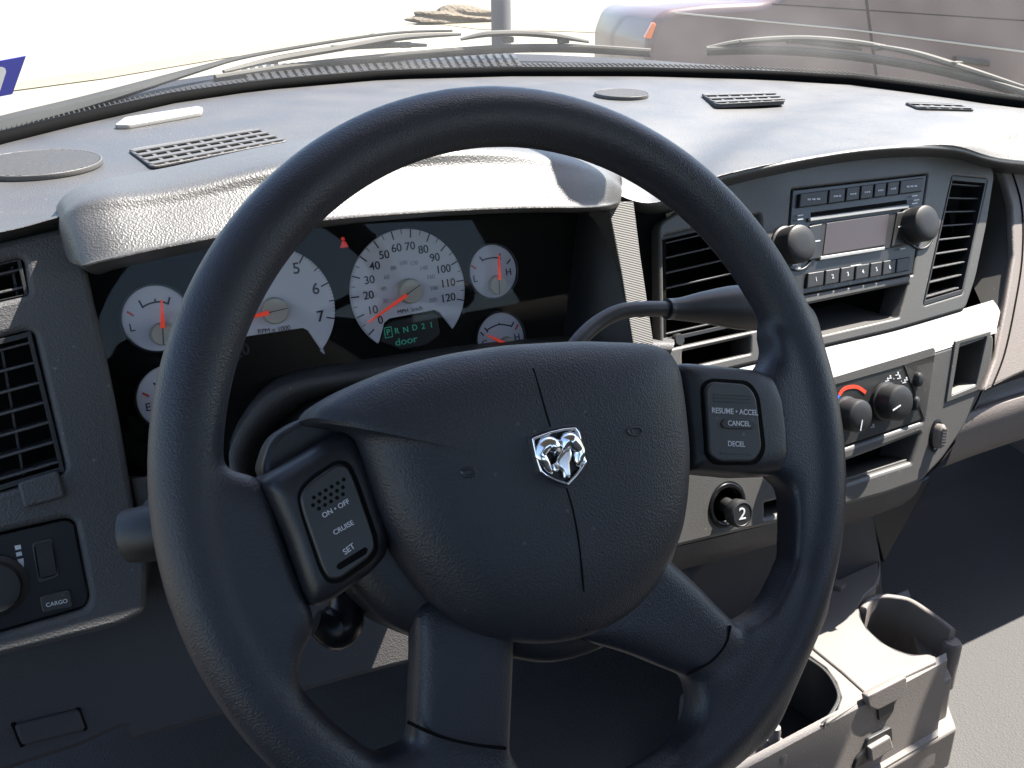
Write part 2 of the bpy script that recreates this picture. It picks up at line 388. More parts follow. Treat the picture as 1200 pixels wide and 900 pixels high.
# wipers
def wiper(label, arm, armr, blade, mounts, frame_pts):
    t = thing('wiper', label, 'wiper', ext(*blade[0], .12), 'windshield wipers')
    if arm: link('wiper_arm', tube([ext(u, v, e) for u, v, e in arm], armr, 10, 40, flat=.45), 'arm', t)
    b = link('blade', tube([ext(u, v, .12) for u, v in blade], .0042, 8, 50), 'blade', t)
    link('rubber_edge', tube([ext(u, v+4, .122) for u, v in blade], .0042, 8, 50), 'dark', b)
    for fp in frame_pts:
        link('bracket', tube([ext(u, v, .125) for u, v in fp], [.004]+[.0078]*(len(fp)-2)+[.004], 8, 24, flat=.6), 'blade', t)
    for (u, v) in mounts:
        p = ext(u, v, .127); link('clip', box(p-np.array([.009, .006, .004]), p+np.array([.009, .006, .005])), 'blade', t, bevel=.002)
wiper('driver side wiper with a wide grey arm lying over the louvred cowl', [(-60, 170, .10), (0, 148, .10), (110, 118, .11), (230, 82, .13), (290, 66, .13), (400, 47, .13), (470, 38, .13), (530, 36, .13)],
      [.022, .021, .017, .009, .006, .005, .0045, .004], [(252, 91), (330, 79), (430, 68), (520, 60), (600, 55), (680, 55), (762, 60)],
      [(318, 72), (395, 57), (475, 53), (595, 47), (660, 48)], [[(262, 84), (320, 70), (395, 57), (470, 44), (540, 40)], [(395, 57), (450, 53), (500, 53)], [(540, 46), (570, 40), (610, 39), (650, 42), (690, 49)]])
wiper('passenger side wiper lying low in front of the maroon parked car', None, None, [(828, 58), (900, 57), (980, 62), (1060, 73), (1130, 88), (1200, 108), (1230, 118)],
      [(870, 50), (928, 48), (1030, 56), (1120, 76)], [[(828, 56), (870, 49), (940, 45), (1010, 51), (1060, 60)], [(1010, 51), (1070, 62), (1130, 80), (1200, 102)], [(930, 49), (970, 52), (1010, 58)]])

# ============================================================ DASHBOARD
dash = thing('dashboard', 'grey textured dashboard behind the steering wheel, sunlit on its top', 'dashboard', (.6, .8, 1.0))
def T(u, v, d=0): return TOP.wp(u, v, d)
def F_(u, v, d=0): return FF.wp(u, v, d)
far = [T(u, v) for u, v in EDGE]
FRONT = [(-260, 322), (-150, 298), (-60, 282), (20, 266), (90, 248), (220, 226), (380, 208), (560, 204), (690, 216), (770, 236), (850, 206), (1000, 176), (1110, 172), (1180, 188), (1300, 196)]
front_t = [max((T(u, v-6), F_(u, v-6, d+.003)), key=lambda p: p[1]) for (u, v), d in zip(FRONT, [0.]*9+[.015, .018, .022, .022, .02, .018])]
dd = [.0]*5+[.0]*4+[.015, .018, .022, .022, .02, .018]
lip1 = [F_(u, v, d+.006) for (u, v), d in zip(FRONT, dd)]
lip2 = [F_(u, v+7, d) for (u, v), d in zip(FRONT, dd)]
lip3 = [F_(u, v+16, -.015) for (u, v) in FRONT]
mid = [a*.35+b*.65+np.array([0, 0, .0]) for a, b in zip(far, front_t)]
link('top_pad', loft([far, mid, front_t, lip1, lip2, lip3], 120, m_rows=60), 'pad', dash)
# binnacle hood over the instruments
H0 = [(66, 246), (84, 228), (130, 212), (200, 196), (345, 166), (480, 152), (600, 156), (690, 184), (722, 204), (729, 214)]
H1 = [(68, 256), (80, 240), (118, 226), (200, 216), (345, 184), (480, 170), (600, 172), (692, 194), (722, 211), (729, 220)]
H1b = [(69, 270), (76, 262), (112, 252), (200, 243), (345, 214), (480, 200), (600, 196), (698, 208), (725, 220), (729, 226)]
H2 = [(74, 290), (86, 309), (120, 302), (200, 285), (350, 258), (480, 247), (600, 241), (690, 240), (722, 236), (729, 232)]
H3 = [(80, 296), (96, 314), (128, 308), (205, 291), (352, 264), (482, 252), (600, 246), (690, 245), (720, 242), (729, 236)]
H4 = [(84, 300), (110, 322), (140, 315), (210, 300), (355, 270), (484, 256), (600, 250), (680, 250), (716, 250), (729, 240)]
p1 = [.0, .06, .078, .082, .084, .084, .082, .075, .05, .0]
rows = [[T(u, v) for u, v in H0], [F_(u, v, d*.8) for (u, v), d in zip(H1, p1)], [F_(u, v, d*1.02) for (u, v), d in zip(H1b, p1)],
        [F_(u, v, d*1.2) for (u, v), d in zip(H2, p1)], [F_(u, v, d*1.1) for (u, v), d in zip(H3, p1)], [F_(u, v, -.03) for u, v in H4]]
rows.insert(1, [a*.5+b*.5+np.array([0, 0, .005]) for a, b in zip(rows[0], rows[1])])
hb = []
for i, r_ in enumerate(rows): hb.append(cat(r_, 90))
cols = list(zip(*hb)); fine = []
for c in cols:
    a = cat(c[:5], 24); b_ = cat(c[4:], 10); fine.append(a+b_[1:])
link('instrument_hood', loft(list(zip(*fine)), 0), 'pad', dash)
# left bezel with vents and switch opening
link('left_bezel', pl(FF, [loc(FF, [(-140, 324), (-60, 298), (40, 274), (84, 264), (100, 306), (112, 360), (126, 420), (140, 490), (152, 560), (160, 606), (174, 660), (172, 718), (140, 734), (-140, 806)], 0, .006),
      loc(FF, [(-90, 330), (22, 303), (28, 306), (33, 345), (-90, 372)], 0, .003),
      loc(FF, [(-90, 420), (30, 387), (40, 391), (76, 548), (70, 556), (-90, 602)], 0, .004),
      loc(FF, [(-70, 640), (78, 607), (88, 612), (105, 700), (100, 713), (-70, 762)], 0, .004)], -.03, 0, .0045), 'face', dash)
# lower step under the vent
plate('vent_latch', FF, [(20, 566), (68, 551), (77, 583), (28, 596)], -.004, .004, 'face', dash, r=.003, bev=.002)
def vent(quad, n, d, tilt, m='dark', vert=(), cols_=('TL', 'TR', 'BR', 'BL'), depth=.03, frm=None, fr=FF, rim=.003, slm='dark', frame_m='dark', w=.008):
    TL, TR, BR, BL = [np.array(fr.px(*q, 0)) for q in quad]
    loopO = [tuple(p) for p in (TL, TR, BR, BL)]
    c = sum((TL, TR, BR, BL))/4
    loopI = [tuple(p+(c-p)*.07) for p in (TL, TR, BR, BL)]
    v = link('air_vent', pl(fr, [loopO, loopI], d-depth, d+.0005, .0003), frame_m, dash)
    for i in range(n):
        t = (i+.5)/n
        a = TL+(BL-TL)*t; b = TR+(BR-TR)*t
        h = -w*math.tan(tilt)
        pts = []
        for p, s_ in ((a, 0), (b, 0)):
            pts.append(p)
        def P(p, y, dz): return fr.w(p[0], p[1]+y, dz)
        th = .0009
        me = hexa([P(a, -th, d-.004), P(b, -th, d-.004), P(b, -th-h, d-.004-2*w), P(a, -th-h, d-.004-2*w), P(a, th, d-.004), P(b, th, d-.004), P(b, th-h, d-.004-2*w), P(a, th-h, d-.004-2*w)])
        link('slat', me, slm, v, bevel=.0006)
    for t in vert:
        a = TL+(TR-TL)*t; b = BL+(BR-BL)*t
        def P(p, x, dz): return fr.w(p[0]+x, p[1], dz)
        link('divider', hexa([P(a, -.0008, d-.02), P(a, .0008, d-.02), P(b, .0008, d-.02), P(b, -.0008, d-.02), P(a, -.0008, d-.03), P(a, .0008, d-.03), P(b, .0008, d-.03), P(b, -.0008, d-.03)]), slm, v)
    return v
vent([(-90, 330), (24, 303), (33, 345), (-90, 372)], 2, -.002, .15, vert=(.9,), slm='face', w=.013)
vent([(-90, 420), (36, 388), (76, 552), (-90, 602)], 7, -.001, .12, vert=(.70,), slm='face', w=.014)
# black sheet put behind every opening for its inner shade
link('core', pl(FF, [loc(FF, [(-200, 330), (60, 290), (110, 300), (350, 262), (700, 262), (770, 262), (1000, 200), (1190, 200), (1190, 330), (1130, 440), (1000, 560), (760, 640), (480, 760), (-200, 880)], -.09)], -.11, -.09), 'black', dash)
# knee panel below
kn = link('knee_panel', pl(FF, [loc(FF, [(-160, 790), (140, 726), (168, 700), (176, 600), (260, 560), (500, 520), (500, 772), (400, 798), (262, 838), (156, 869), (149, 850), (96, 874), (-160, 960)], -.05, .004)], -.08, -.05, .004), 'knee', dash)
plate('release_flap', FF, [(16, 850), (92, 831), (101, 856), (26, 875)], -.052, -.046, 'knee', kn, r=.004, bev=.002)
plate('flap_slot', FF, [(12, 848), (18, 846), (30, 874), (24, 877)], -.05, -.0485, 'black', kn, r=.001)
plate('flap_slot', FF, [(88, 830), (94, 829), (103, 855), (98, 858)], -.05, -.0485, 'black', kn, r=.001)
# trim arch over the steering column
arch = [(168, 640), (176, 585), (262, 566), (270, 530), (284, 500), (312, 466), (350, 448), (420, 436), (500, 424), (600, 412), (720, 404), (790, 404)]
archi = [(200, 660), (210, 620), (300, 600), (305, 550), (318, 512), (340, 490), (372, 472), (430, 462), (510, 448), (600, 438), (700, 430), (780, 430)]
rw = [[F_(u, v-14, -.04) for u, v in arch], [F_(u, v-6, -.005) for u, v in arch], [F_(u, v, .006) for u, v in arch], [F_(a[0]*.5+b[0]*.5, a[1]*.5+b[1]*.5, .0) for a, b in zip(arch, archi)], [F_(u, v, -.05) for u, v in archi]]
link('column_arch', loft(rw, 80, m_rows=24), 'face', dash)
link('lower_trim', pl(FF, [loc(FF, [(152, 560), (262, 552), (262, 600), (200, 660), (170, 640)], -.01)], -.03, -.012, .002), 'pad', dash)
# right of the instruments: dark side wall and ribbed vertical trim
sw = [[F_(726, 240, .03), F_(728, 320, .03), F_(742, 410, .03), F_(760, 470, .03)], [F_(690, 244, .0), F_(690, 320, 0), F_(700, 410, 0), F_(720, 470, 0)], [F_(668, 246, -.05), F_(660, 320, -.05), F_(650, 410, -.05), F_(650, 470, -.05)]]
link('side_wall', loft(sw, 20, m_rows=10), 'dark', dash)
plate('ribbed_trim', FF, [(711, 236), (743, 236), (751, 300), (768, 412), (776, 470), (754, 470), (742, 405), (728, 320)], .0, .032, 'ribbed', dash, r=.001, bev=.0015)
link('gap_filler', pl(FF, [loc(FF, [(740, 236), (790, 230), (790, 500), (765, 500)], 0)], -.03, -.012), 'black', dash)
# upper centre stack bezel
up_out = [(772, 262), (850, 216), (960, 186), (1060, 178), (1130, 182), (1160, 190), (1166, 204), (1157, 262), (1144, 325), (1132, 362), (1050, 386), (960, 407), (840, 436), (774, 452)]
LV = [(777, 276), (892, 250), (900, 384), (779, 410)]
RV = [(1116, 206), (1157, 210), (1128, 344), (1082, 358)]
RD = [(928, 222), (1087, 204), (1070, 322), (918, 350)]
link('upper_stack', pl(FF, [loc(FF, up_out, 0, .008), loc(FF, LV, 0, .004), loc(FF, RV, 0, .004), loc(FF, RD, 0, .001),
      loc(FF, [(914, 363), (1065, 332), (1054, 372), (914, 404)], 0, .002), loc(FF, [(800, 412), (880, 394), (880, 414), (800, 432)], 0, .002)], -.032, 0, .0025), 'stack', dash)
vent([(777, 276), (892, 250), (886, 378), (779, 402)], 7, -.010, .1)
v3 = vent([(1116, 206), (1157, 210), (1128, 344), (1082, 358)], 9, -.0005, .25, slm='face')
link('vent_wheel', lathe(FF.at(*FF.px(797, 398, -.004), d=-.010), [(.006, 0), (.0062, .004), (.005, .006)]), 'bezel', dash)
# cubby under the radio: floor and dark inside
def quad_slab(a, b, c, d, th):
    n = np.cross(b-a, d-a); n /= np.linalg.norm(n); n = n*th
    return hexa([a, b, c, d, a-n, b-n, c-n, d-n])
a, b = F_(908, 407, -.001), F_(1054, 374, -.001)
link('cubby_shelf', quad_slab(a, b, b+np.array([0, .08, -.004]), a+np.array([0, .08, -.004]), .003), 'stack', dash)
# shelf between upper and lower stack
shr = [[F_(u, v, -.004) for u, v in ((770, 448), (860, 430), (960, 406), (1050, 385), (1132, 361), (1176, 348))],
       [FL.wp(u, v, -.004) for u, v in ((770, 490), (860, 473), (960, 447), (1050, 422), (1120, 400), (1168, 385))],
       [FL.wp(u, v+5, 0) for u, v in ((770, 490), (860, 473), (960, 447), (1050, 422), (1120, 400), (1168, 385))]]
ms_ = [a_*.5+b_*.5 for a_, b_ in zip(shr[0], shr[1])]
link('stack_shelf', loft([shr[0], ms_, shr[1], shr[2]], 40, m_rows=14), 'stack', dash)
# lower stack
HV = [(900, 470), (1093, 412), (1081, 494), (900, 556)]
low_out = [(770, 494), (860, 477), (960, 451), (1050, 426), (1120, 404), (1166, 388), (1164, 420), (1150, 462), (1128, 505), (1104, 540), (1080, 564), (1040, 579), (985, 594), (925, 610), (800, 640), (770, 648)]
SLOT = [(950, 556), (1078, 508), (1068, 542), (950, 580)]
PCK = [(1125, 403), (1157, 394), (1144, 452), (1115, 464)]
lc = FL.px(852, 592, 0)
low = link('lower_stack', pl(FL, [loc(FL, low_out, 0, .012), loc(FL, HV, 0, .001), loc(FL, SLOT, 0, .001), loc(FL, PCK, 0, .001), circ(lc[0], lc[1], .019), loc(FL, [(897, 590), (945, 577), (945, 594), (897, 607)], 0, .001)], -.045, 0, .004), 'stack', dash)
link('stack_core', pl(FL, [loc(FL, [(790, 500), (1150, 400), (1120, 500), (1070, 560), (800, 640)], -.05)], -.06, -.046), 'black', dash)  # black sheet standing for the shade inside the lower openings
o = plate('pocket_rim', FL, [(1120, 400), (1162, 388), (1148, 457), (1109, 472)], -.001, .002, 'stack', dash, holes=[PCK], bev=.0008, r=.002)
plate('pocket_lip', FL, [(1117, 461), (1146, 449), (1144, 456), (1114, 468)], -.02, .001, 'silver', dash, bev=.0006, r=.001)
plate('slot_lip', FL, [(955, 572), (1067, 537), (1067, 542), (955, 578)], -.03, -.006, 'stack', dash, bev=.0006, r=.0005)
# side of the lower stack and the narrow pillar under it
rs = [[FL.wp(u, v, -.006) for u, v in ((1166, 388), (1164, 420), (1150, 462), (1128, 505), (1104, 540), (1080, 564))]]
rs.append([p+np.array([.03, .035, .0]) for p in rs[0]]); rs.append([p+np.array([.035, .22, -.01]) for p in rs[0]])
link('stack_side', loft(rs, 24, m_rows=12), 'tan', dash)
ub = [[FL.wp(u, v, -.003) for u, v in ((780, 644), (860, 625), (925, 608), (985, 592), (1040, 577), (1082, 562))]]
ub.append([p+np.array([0, .012, -.03]) for p in ub[0]]); ub.append([p+np.array([0, .05, -.055]) for p in ub[0]]); ub.append([p+np.array([0, .2, -.06]) for p in ub[0]])
link('lower_panel', loft(ub, 24, m_rows=14), 'knee', dash)
FP = Frame((0, .655, 1.15), (1, 0, 0), (0, .12, 1))
plate('centre_pillar', FP, [(806, 680), (824, 656), (1024, 598), (1034, 657), (1036, 700), (880, 760), (850, 735)], -.25, 0, 'knee', dash, r=.01, bev=.005)
plate('gusset', FP, [(1020, 600), (1092, 560), (1036, 660)], -.2, -.012, 'dark', dash, r=.002, bev=.002)
# passenger side: airbag panel, glove box
FPA = Frame((0, .655, 1.40), (1, 0, 0), (0, .62, 1))
pp = [[FPA.wp(u, v, -.003) for u, v in ((1171, 186), (1183, 220), (1188, 260), (1188, 300), (1182, 340), (1172, 388))],
      [FPA.wp(u, v, 0) for u, v in ((1176, 186), (1189, 220), (1195, 260), (1195, 300), (1189, 340), (1179, 388))]]
wl = [[p+np.array([0, q_, -.0]) for p, q_ in zip(pp[0], (.10, .095, .09, .08, .05, .01))]]+pp
link('passenger_edge', loft(wl, 30, m_rows=None), 'stack', dash)
link('passenger_panel', pl(FPA, [loc(FPA, [(1171, 188), (1300, 200), (1420, 215), (1420, 370), (1205, 434), (1152, 458), (1166, 420), (1178, 360), (1188, 300), (1186, 240)], 0, .004)], -.01, 0, .003), 'tan', dash)
link('panel_seam', tube([FPA.wp(u, v, .0004) for u, v in ((1181, 188), (1197, 240), (1198, 300), (1189, 360), (1177, 415), (1163, 452))], .0011, 6, 30), 'black', dash)
gb = [[F_(u, v, .0) for u, v in ((1148, 462), (1205, 440), (1420, 376))], [F_(u, v, -.002) for u, v in ((1140, 478), (1205, 456), (1420, 392))],
      [F_(u, v, .015) for u, v in ((1128, 488), (1205, 464), (1420, 402))], [F_(u, v, .005) for u, v in ((1118, 520), (1205, 490), (1420, 420))],
      [F_(u, v, -.035) for u, v in ((1108, 545), (1205, 512), (1420, 446))], [F_(u, v, -.15) for u, v in ((1100, 548), (1200, 510), (1420, 446))]]
link('glove_box', loft(gb, 30, m_rows=24), 'tan', dash)
# defroster vents, speaker grilles on the top pad
def top_vent(quad, nb, nc, name='defrost_vent', back='black'):  # black backing stands in for the shade of an uncut opening
    q = [np.array(TOP.px(u, v)) for u, v in quad]
    v = link(name, pl(TOP, [fillet([tuple(p) for p in q], .006)], -.003, .0012, .0005), back, dash)
    c = sum(q)/4; o_ = fillet([tuple(p+(p-c)*.02) for p in q], .007); i_ = fillet([tuple(p-(p-c)*.03) for p in q], .006)
    link('vent_frame', pl(TOP, [o_, i_], 0, .0028, .001), 'face', v)
    for i in range(nb):
        t = (i+.5)/nb; a = q[0]+(q[3]-q[0])*t; b = q[1]+(q[2]-q[1])*t
        link('slat', strip(TOP, [a, b], .0055*4/nb*np.linalg.norm(q[3]-q[0])/.06, .0018, .0016), 'stack', v)
    for i in range(1, nc):
        t = i/nc; a = q[0]+(q[1]-q[0])*t; b = q[3]+(q[2]-q[3])*t
        link('cross_bar', strip(TOP, [a, b], .0035, .0012, .0012), 'stack', v)
top_vent([(152, 178), (300, 153), (336, 168), (180, 198)], 4, 10)
top_vent([(822, 112), (905, 110), (920, 120), (840, 124)], 3, 6, back='face')
top_vent([(1060, 122), (1120, 124), (1142, 131), (1076, 129)], 2, 5, back='face')
def grille(u, v, rad, n):
    x, y = TOP.px(u, v); gfr = TOP.at(x, y, 0, 0)
    gme = [pl(gfr, [circ(0, 0, rad), circ(0, 0, rad*.965)], .0004, .005, .0008)]
    for i in range(n):
        yy = -rad*.95+1.9*rad*(i+.5)/n; hw = math.sqrt(max(0, (rad*.96)**2-yy*yy)); gme.append(strip(gfr, [(-hw, yy), (hw, yy)], 1.9*rad/n*.6, .0038, .0010))
    s_ = link('speaker_grille', join(gme), 'stack', dash); link('grille_backing', pl(gfr, [circ(0, 0, rad*.99)], -.002, .0036, .0002), 'dark', s_)
grille(44, 196, .055, 26); grille(728, 113, .036, 20)
plate('pale_strip', TOP, [(134, 146), (146, 137), (232, 124), (238, 126), (236, 131), (150, 146)], 0, .005, 'silver', dash, r=.004)  # pale silver strip raised on the top pad


# ============================================================ INSTRUMENT CLUSTER
clu = thing('instrument_cluster', 'instrument cluster with white faced gauges in a black surround under the hood', 'gauge cluster', FC.wp(400, 380))
link('faceplate', pl(FC, [loc(FC, [(80, 330), (110, 300), (350, 250), (680, 235), (700, 300), (680, 480), (300, 560), (160, 600), (120, 560)], 0, .01)], -.02, 0, .002), 'black', clu)
link('lens', pl(FC, [loc(FC, [(104, 330), (130, 300), (350, 262), (676, 246), (690, 300), (670, 440), (300, 540), (160, 590)], .02, .01)], .019, .0205, .0002), 'lens', clu)
def gauge(name, label, c, ex, cut=None):
    """c centre pixel, ex right-hand edge pixel -> radius; returns frame, radius, dial"""
    x, y = FC.px(*c); r = abs(FC.px(*ex)[0]-x); g_ = FC.at(x, y, 0, 0)
    out = circ(0, 0, r, n=96)
    if cut:
        K = [np.array(FC.px(*p))-np.array([x, y]) for p in cut]
        a0, a1 = math.atan2(K[-1][1], K[-1][0]), math.atan2(K[0][1], K[0][0])
        if a1 < a0: a1 += 2*math.pi
        out = [(r*math.cos(a0+(a1-a0)*i/90), r*math.sin(a0+(a1-a0)*i/90)) for i in range(91)]+[tuple(k) for k in K[:]]
    dial = link(name, pl(g_, [out], .0005, .003, .0004), 'dial', clu, label=label)
    rr = link('ring', pl(g_, [circ(0, 0, r*1.055, n=72), circ(0, 0, r*1.005, n=72)], 0, .005, .001), 'gloss', dial) if not cut else None
    return g_, r, dial
def tick(g_, r, a, r0, r1, w): return strip(g_, [(r*r0*math.cos(R(a)), r*r0*math.sin(R(a))), (r*r1*math.cos(R(a)), r*r1*math.sin(R(a)))], w, .0031, .0002)
def needle(g_, dial, hx, hy, tip, hubr, w=.0022):
    L = math.hypot(tip[0]-hx, tip[1]-hy); ux, uy = (tip[0]-hx)/L, (tip[1]-hy)/L; nx, ny = -uy, ux
    s0 = hubr*.55
    pts = [(hx+ux*s0+nx*w, hy+uy*s0+ny*w), (tip[0]+nx*w*.35, tip[1]+ny*w*.35), (tip[0]-nx*w*.35, tip[1]-ny*w*.35), (hx+ux*s0-nx*w, hy+uy*s0-ny*w)]
    link('needle', pl(g_, [pts], .0085, .010, .0004), 'needle', dial)
    link('hub', lathe(g_.at(hx, hy), [(hubr*1.02, .003), (hubr, .006), (hubr*.96, .0074), (hubr*.9, .0080)]), 'hub', dial)
    link('hub_line', strip(g_, [(hx-ux*hubr*.92, hy-uy*hubr*.92), (hx+ux*s0, hy+uy*s0)], .0006, .0081, .0002), 'ink', dial)
# tachometer
g_, r, dl = gauge('tachometer', None, (320, 364), (391, 356), [(273, 426), (283, 397), (288, 394), (354, 384), (360, 387), (377, 412)])
ti = []
for k in range(0, 71):
    a = 224-34.4*k/10
    ti.append(tick(g_, r, a, .965 if k % 5 else (.86 if k % 10 == 0 else .91), .998, .0012 if k % 10 == 0 else (.0009 if k % 5 == 0 else .0003)))
link('tick_marks', join(ti), 'ink', dl)
link('numerals', join([text_mesh(g_, str(k), r*.76*math.cos(R(224-34.4*k)), r*.76*math.sin(R(224-34.4*k)), .0125, d=.0032, bold=.012) for k in range(8)]), 'ink', dl)
link('caption', text_px(FC, 'RPM x 1000', (302, 389), (340, 384), .0032, 0), 'ink', dl)
needle(g_, dl, 0, 0, (-r*.80, -r*.05), .0105, .0018)
# speedometer
g_, r, dl = gauge('speedometer', None, (478, 341), (543, 336), [(443, 400), (449, 378), (455, 373), (508, 363), (514, 366), (528, 384)])
ti = []
for k in range(0, 121):
    a = 216-19.5*k/10
    if k % 10 == 0: ti.append(tick(g_, r, a, .86, .998, .0011))
    elif k % 5 == 0: ti.append(tick(g_, r, a, .92, .998, .0006))
    elif k < 35 or k > 98: ti.append(tick(g_, r, a, .965, .998, .00025))
link('tick_marks', join(ti), 'ink', dl)
link('numerals', join([text_mesh(g_, str(k*10), r*.70*math.cos(R(216-19.5*k)), r*.72*math.sin(R(216-19.5*k))+(.002 if k in (0,) else 0), .0095, d=.0032, bold=.006) for k in range(13)]), 'ink', dl)
link('small_numerals', join([text_mesh(g_, str(k), r*.44*math.cos(R(216-k*1.218)), r*.46*math.sin(R(216-k*1.218)), .0052, d=.0032) for k in range(20, 201, 20)]), 'faint', dl)
link('caption', text_px(FC, 'MPH  km/h', (466, 366), (495, 361), .0032, 0), 'ink', dl)
tx, ty = FC.px(431, 378, .0085); cx_, cy_ = FC.px(478, 341, 0)
needle(g_, dl, 0, 0, (tx-cx_, ty-cy_), .0105, .0016)
# gear display below the speedometer
dsp = plate('gear_display', FC, [(446, 401), (451, 381), (457, 376), (506, 367), (512, 370), (516, 392), (500, 404), (470, 410)], .0005, .002, 'screen', clu, r=.002)
dsp.data.materials[0] = MT['gloss']
gt = [text_px(FC, c, (u-3, v), (u+3, v-1), .0022, .01, 1.0) for c, u, v in (('P', 455, 389), ('R', 465, 387.5), ('N', 476, 386), ('D', 486, 384), ('2', 496, 382.5), ('1', 504, 381))]
gt = [text_mesh(FC, c, *FC.px(u, v, .0022), .0068, d=.0022, bold=.01) for c, u, v in (('P', 455, 389.5), ('R', 465, 388), ('N', 475.5, 386.5), ('D', 486, 384), ('2', 496, 382.5), ('1', 505.5, 381))]
x, y = FC.px(455, 389.5, .0022)
gt.append(pl(FC, [[(x-.0035, y-.0045), (x+.0035, y-.0045), (x+.0035, y+.0045), (x-.0035, y+.0045)], [(x-.0029, y-.0039), (x+.0029, y-.0039), (x+.0029, y+.0039), (x-.0029, y+.0039)]], .0022, .0024, .00001))
gt.append(text_mesh(FC, 'door', *FC.px(476, 399.5, .0022), .0085, d=.0022, wide=1.2))
link('display_letters', join(gt), 'green', dsp)
# small gauges
def small(name, c, ex, letters, hubpx, tippx, arc, ticks, reds):
    g_, r, dl = gauge(name, None, c, ex); ox, oy = FC.px(*c)
    hx, hy = FC.px(*hubpx); hx -= ox; hy -= oy; tx, ty = FC.px(*tippx); tx -= ox; ty -= oy
    L = [FC.px(u, v) for u, v in arc]; L = [(a-ox, b-oy) for a, b in L]
    L = [tuple(p) for p in cat([np.array(p) for p in L], 14)]
    mk = [strip(g_, L, .0013, .0031, .0002)]
    for a, b in ticks:
        p, q = FC.px(*a), FC.px(*b); mk.append(strip(g_, [(p[0]-ox, p[1]-oy), (q[0]-ox, q[1]-oy)], .0013, .0032, .0002))
    for s_, (u, v) in letters:
        p = FC.px(u, v); mk.append(text_mesh(g_, s_, p[0]-ox, p[1]-oy, .0085, d=.0032, bold=.005))
    link('scale_marks', join(mk), 'ink', dl)
    rm = []
    for a, b in reds:
        p, q = FC.px(*a), FC.px(*b); rm.append(strip(g_, [(p[0]-ox, p[1]-oy), (q[0]-ox, q[1]-oy)], .0015, .0031, .0003))
    if rm: link('red_marks', join(rm), 'redink', dl)
    needle(g_, dl, hx, hy, (tx, ty), .0085, .0017)
small('voltage_gauge', (183, 373), (222, 366), [('L', (154, 384)), ('H', (213, 370))], (189, 391), (187, 351), [(166, 360), (175, 355.5), (187, 353.5), (197, 356)], [((162, 352), (167, 361)), ((198, 348), (196, 357)), ((181, 350), (181, 354))], [((148, 365), (156, 370)), ((214, 356), (210, 362))])
small('fuel_gauge', (200, 465), (239, 458), [('E', (173, 477)), ('F', (228, 462))], (207, 482), (181, 453), [(186, 452), (196, 447), (208, 446), (222, 450)], [((179, 448), (184, 453)), ((208, 440), (208, 446))], [((166, 460), (174, 464))])
small('oil_pressure_gauge', (576, 318), (603, 315), [('L', (555, 327)), ('H', (594, 319))], (580, 334), (579, 299), [(563, 305), (570, 303), (578, 302), (585, 303)], [((560, 301), (564, 306)), ((584, 297), (583, 303)), ((596, 304), (592, 309))], [((550, 311), (556, 315))])
small('temperature_gauge', (585, 397), (612, 394), [('C', (566, 403)), ('H', (604, 395))], (592, 405), (566, 392), [(568, 387), (575, 383), (584, 380), (598, 382)], [((566, 384), (570, 389)), ((600, 377), (597, 383)), ((583, 378), (583, 381)), ((561, 389), (565, 393))], [((605, 380), (602, 386))])
wx, wy = FC.px(403, 285, .002)
link('warning_lamp', join([pl(FC, [circ(wx, wy+.0035, .0016)], .0005, .002, .0003), pl(FC, [[(wx-.0035, wy-.0035), (wx+.0035, wy-.0035), (wx+.0022, wy+.001), (wx+.0005, wy+.002), (wx-.0012, wy+.0015)]], .0005, .002, .0003)]), 'warn', clu)

# ============================================================ LIGHT SWITCH PANEL
sw = thing('light_switch_panel', 'glossy black headlight switch panel with a dimmer wheel and CARGO button', 'switch panel', FF.wp(50, 680))
plate('panel', FF, [(-68, 643), (78, 609), (87, 614), (104, 700), (99, 711), (-68, 759)], -.012, -.0015, 'gloss', sw, r=.003)
tmx, tmy = FF.px(53, 657)
link('dimmer_housing', pl(FF, [loc(FF, [(37, 636), (62, 630), (70, 676), (45, 684)], 0, .003), loc(FF, [(40, 639), (60, 634), (67, 673), (47, 679)], 0, .003)], -.002, .0005, .0005), 'bezel', sw)
tw = []
for i in range(22):
    t = i/21; a = FF.px(41.5+6*t, 638+38*t); b = FF.px(60+6*t, 633.5+38*t); tw.append(strip(FF, [a, b], .0011, -.001+.004*math.sin(math.pi*t), .0016))
link('dimmer_wheel', join(tw), 'rubber', sw)
link('cargo_button', pl(FF, [loc(FF, [(46, 699), (82, 691), (86, 711), (50, 719)], .001, .002)], -.004, .001, .0008), 'bezel', sw)
link('button_text', text_px(FF, 'CARGO', (54, 709.5), (79, 704), .0012), 'white', sw)
link('dimmer_marks', join([pl(FF, [loc(FF, [(17, 640), (24, 638.5), (25, 643.5), (18, 645)], 0)], -.0015, -.0010, .00001), pl(FF, [loc(FF, [(18.5, 648), (25, 646.5), (26, 651), (19.5, 652.5)], 0)], -.0015, -.0010, .00001),
     pl(FF, [loc(FF, [(20.5, 656), (27.5, 654.5), (29, 680), (27, 681)], 0)], -.0015, -.0010, .00001), pl(FF, [circ(*FF.px(29.5, 685), .0018, n=20), circ(*FF.px(29.5, 685), .0012, n=20)], -.0015, -.0010, .00001)]), 'white', sw)
kx, ky = FF.px(-8, 690, .008)
link('headlight_knob', lathe(FF.at(kx, ky, 0, -.0015), [(.021, 0), (.021, .003), (.0175, .0045), (.0168, .011), (.0158, .0125), (.012, .013)], 40), 'rubber', sw)

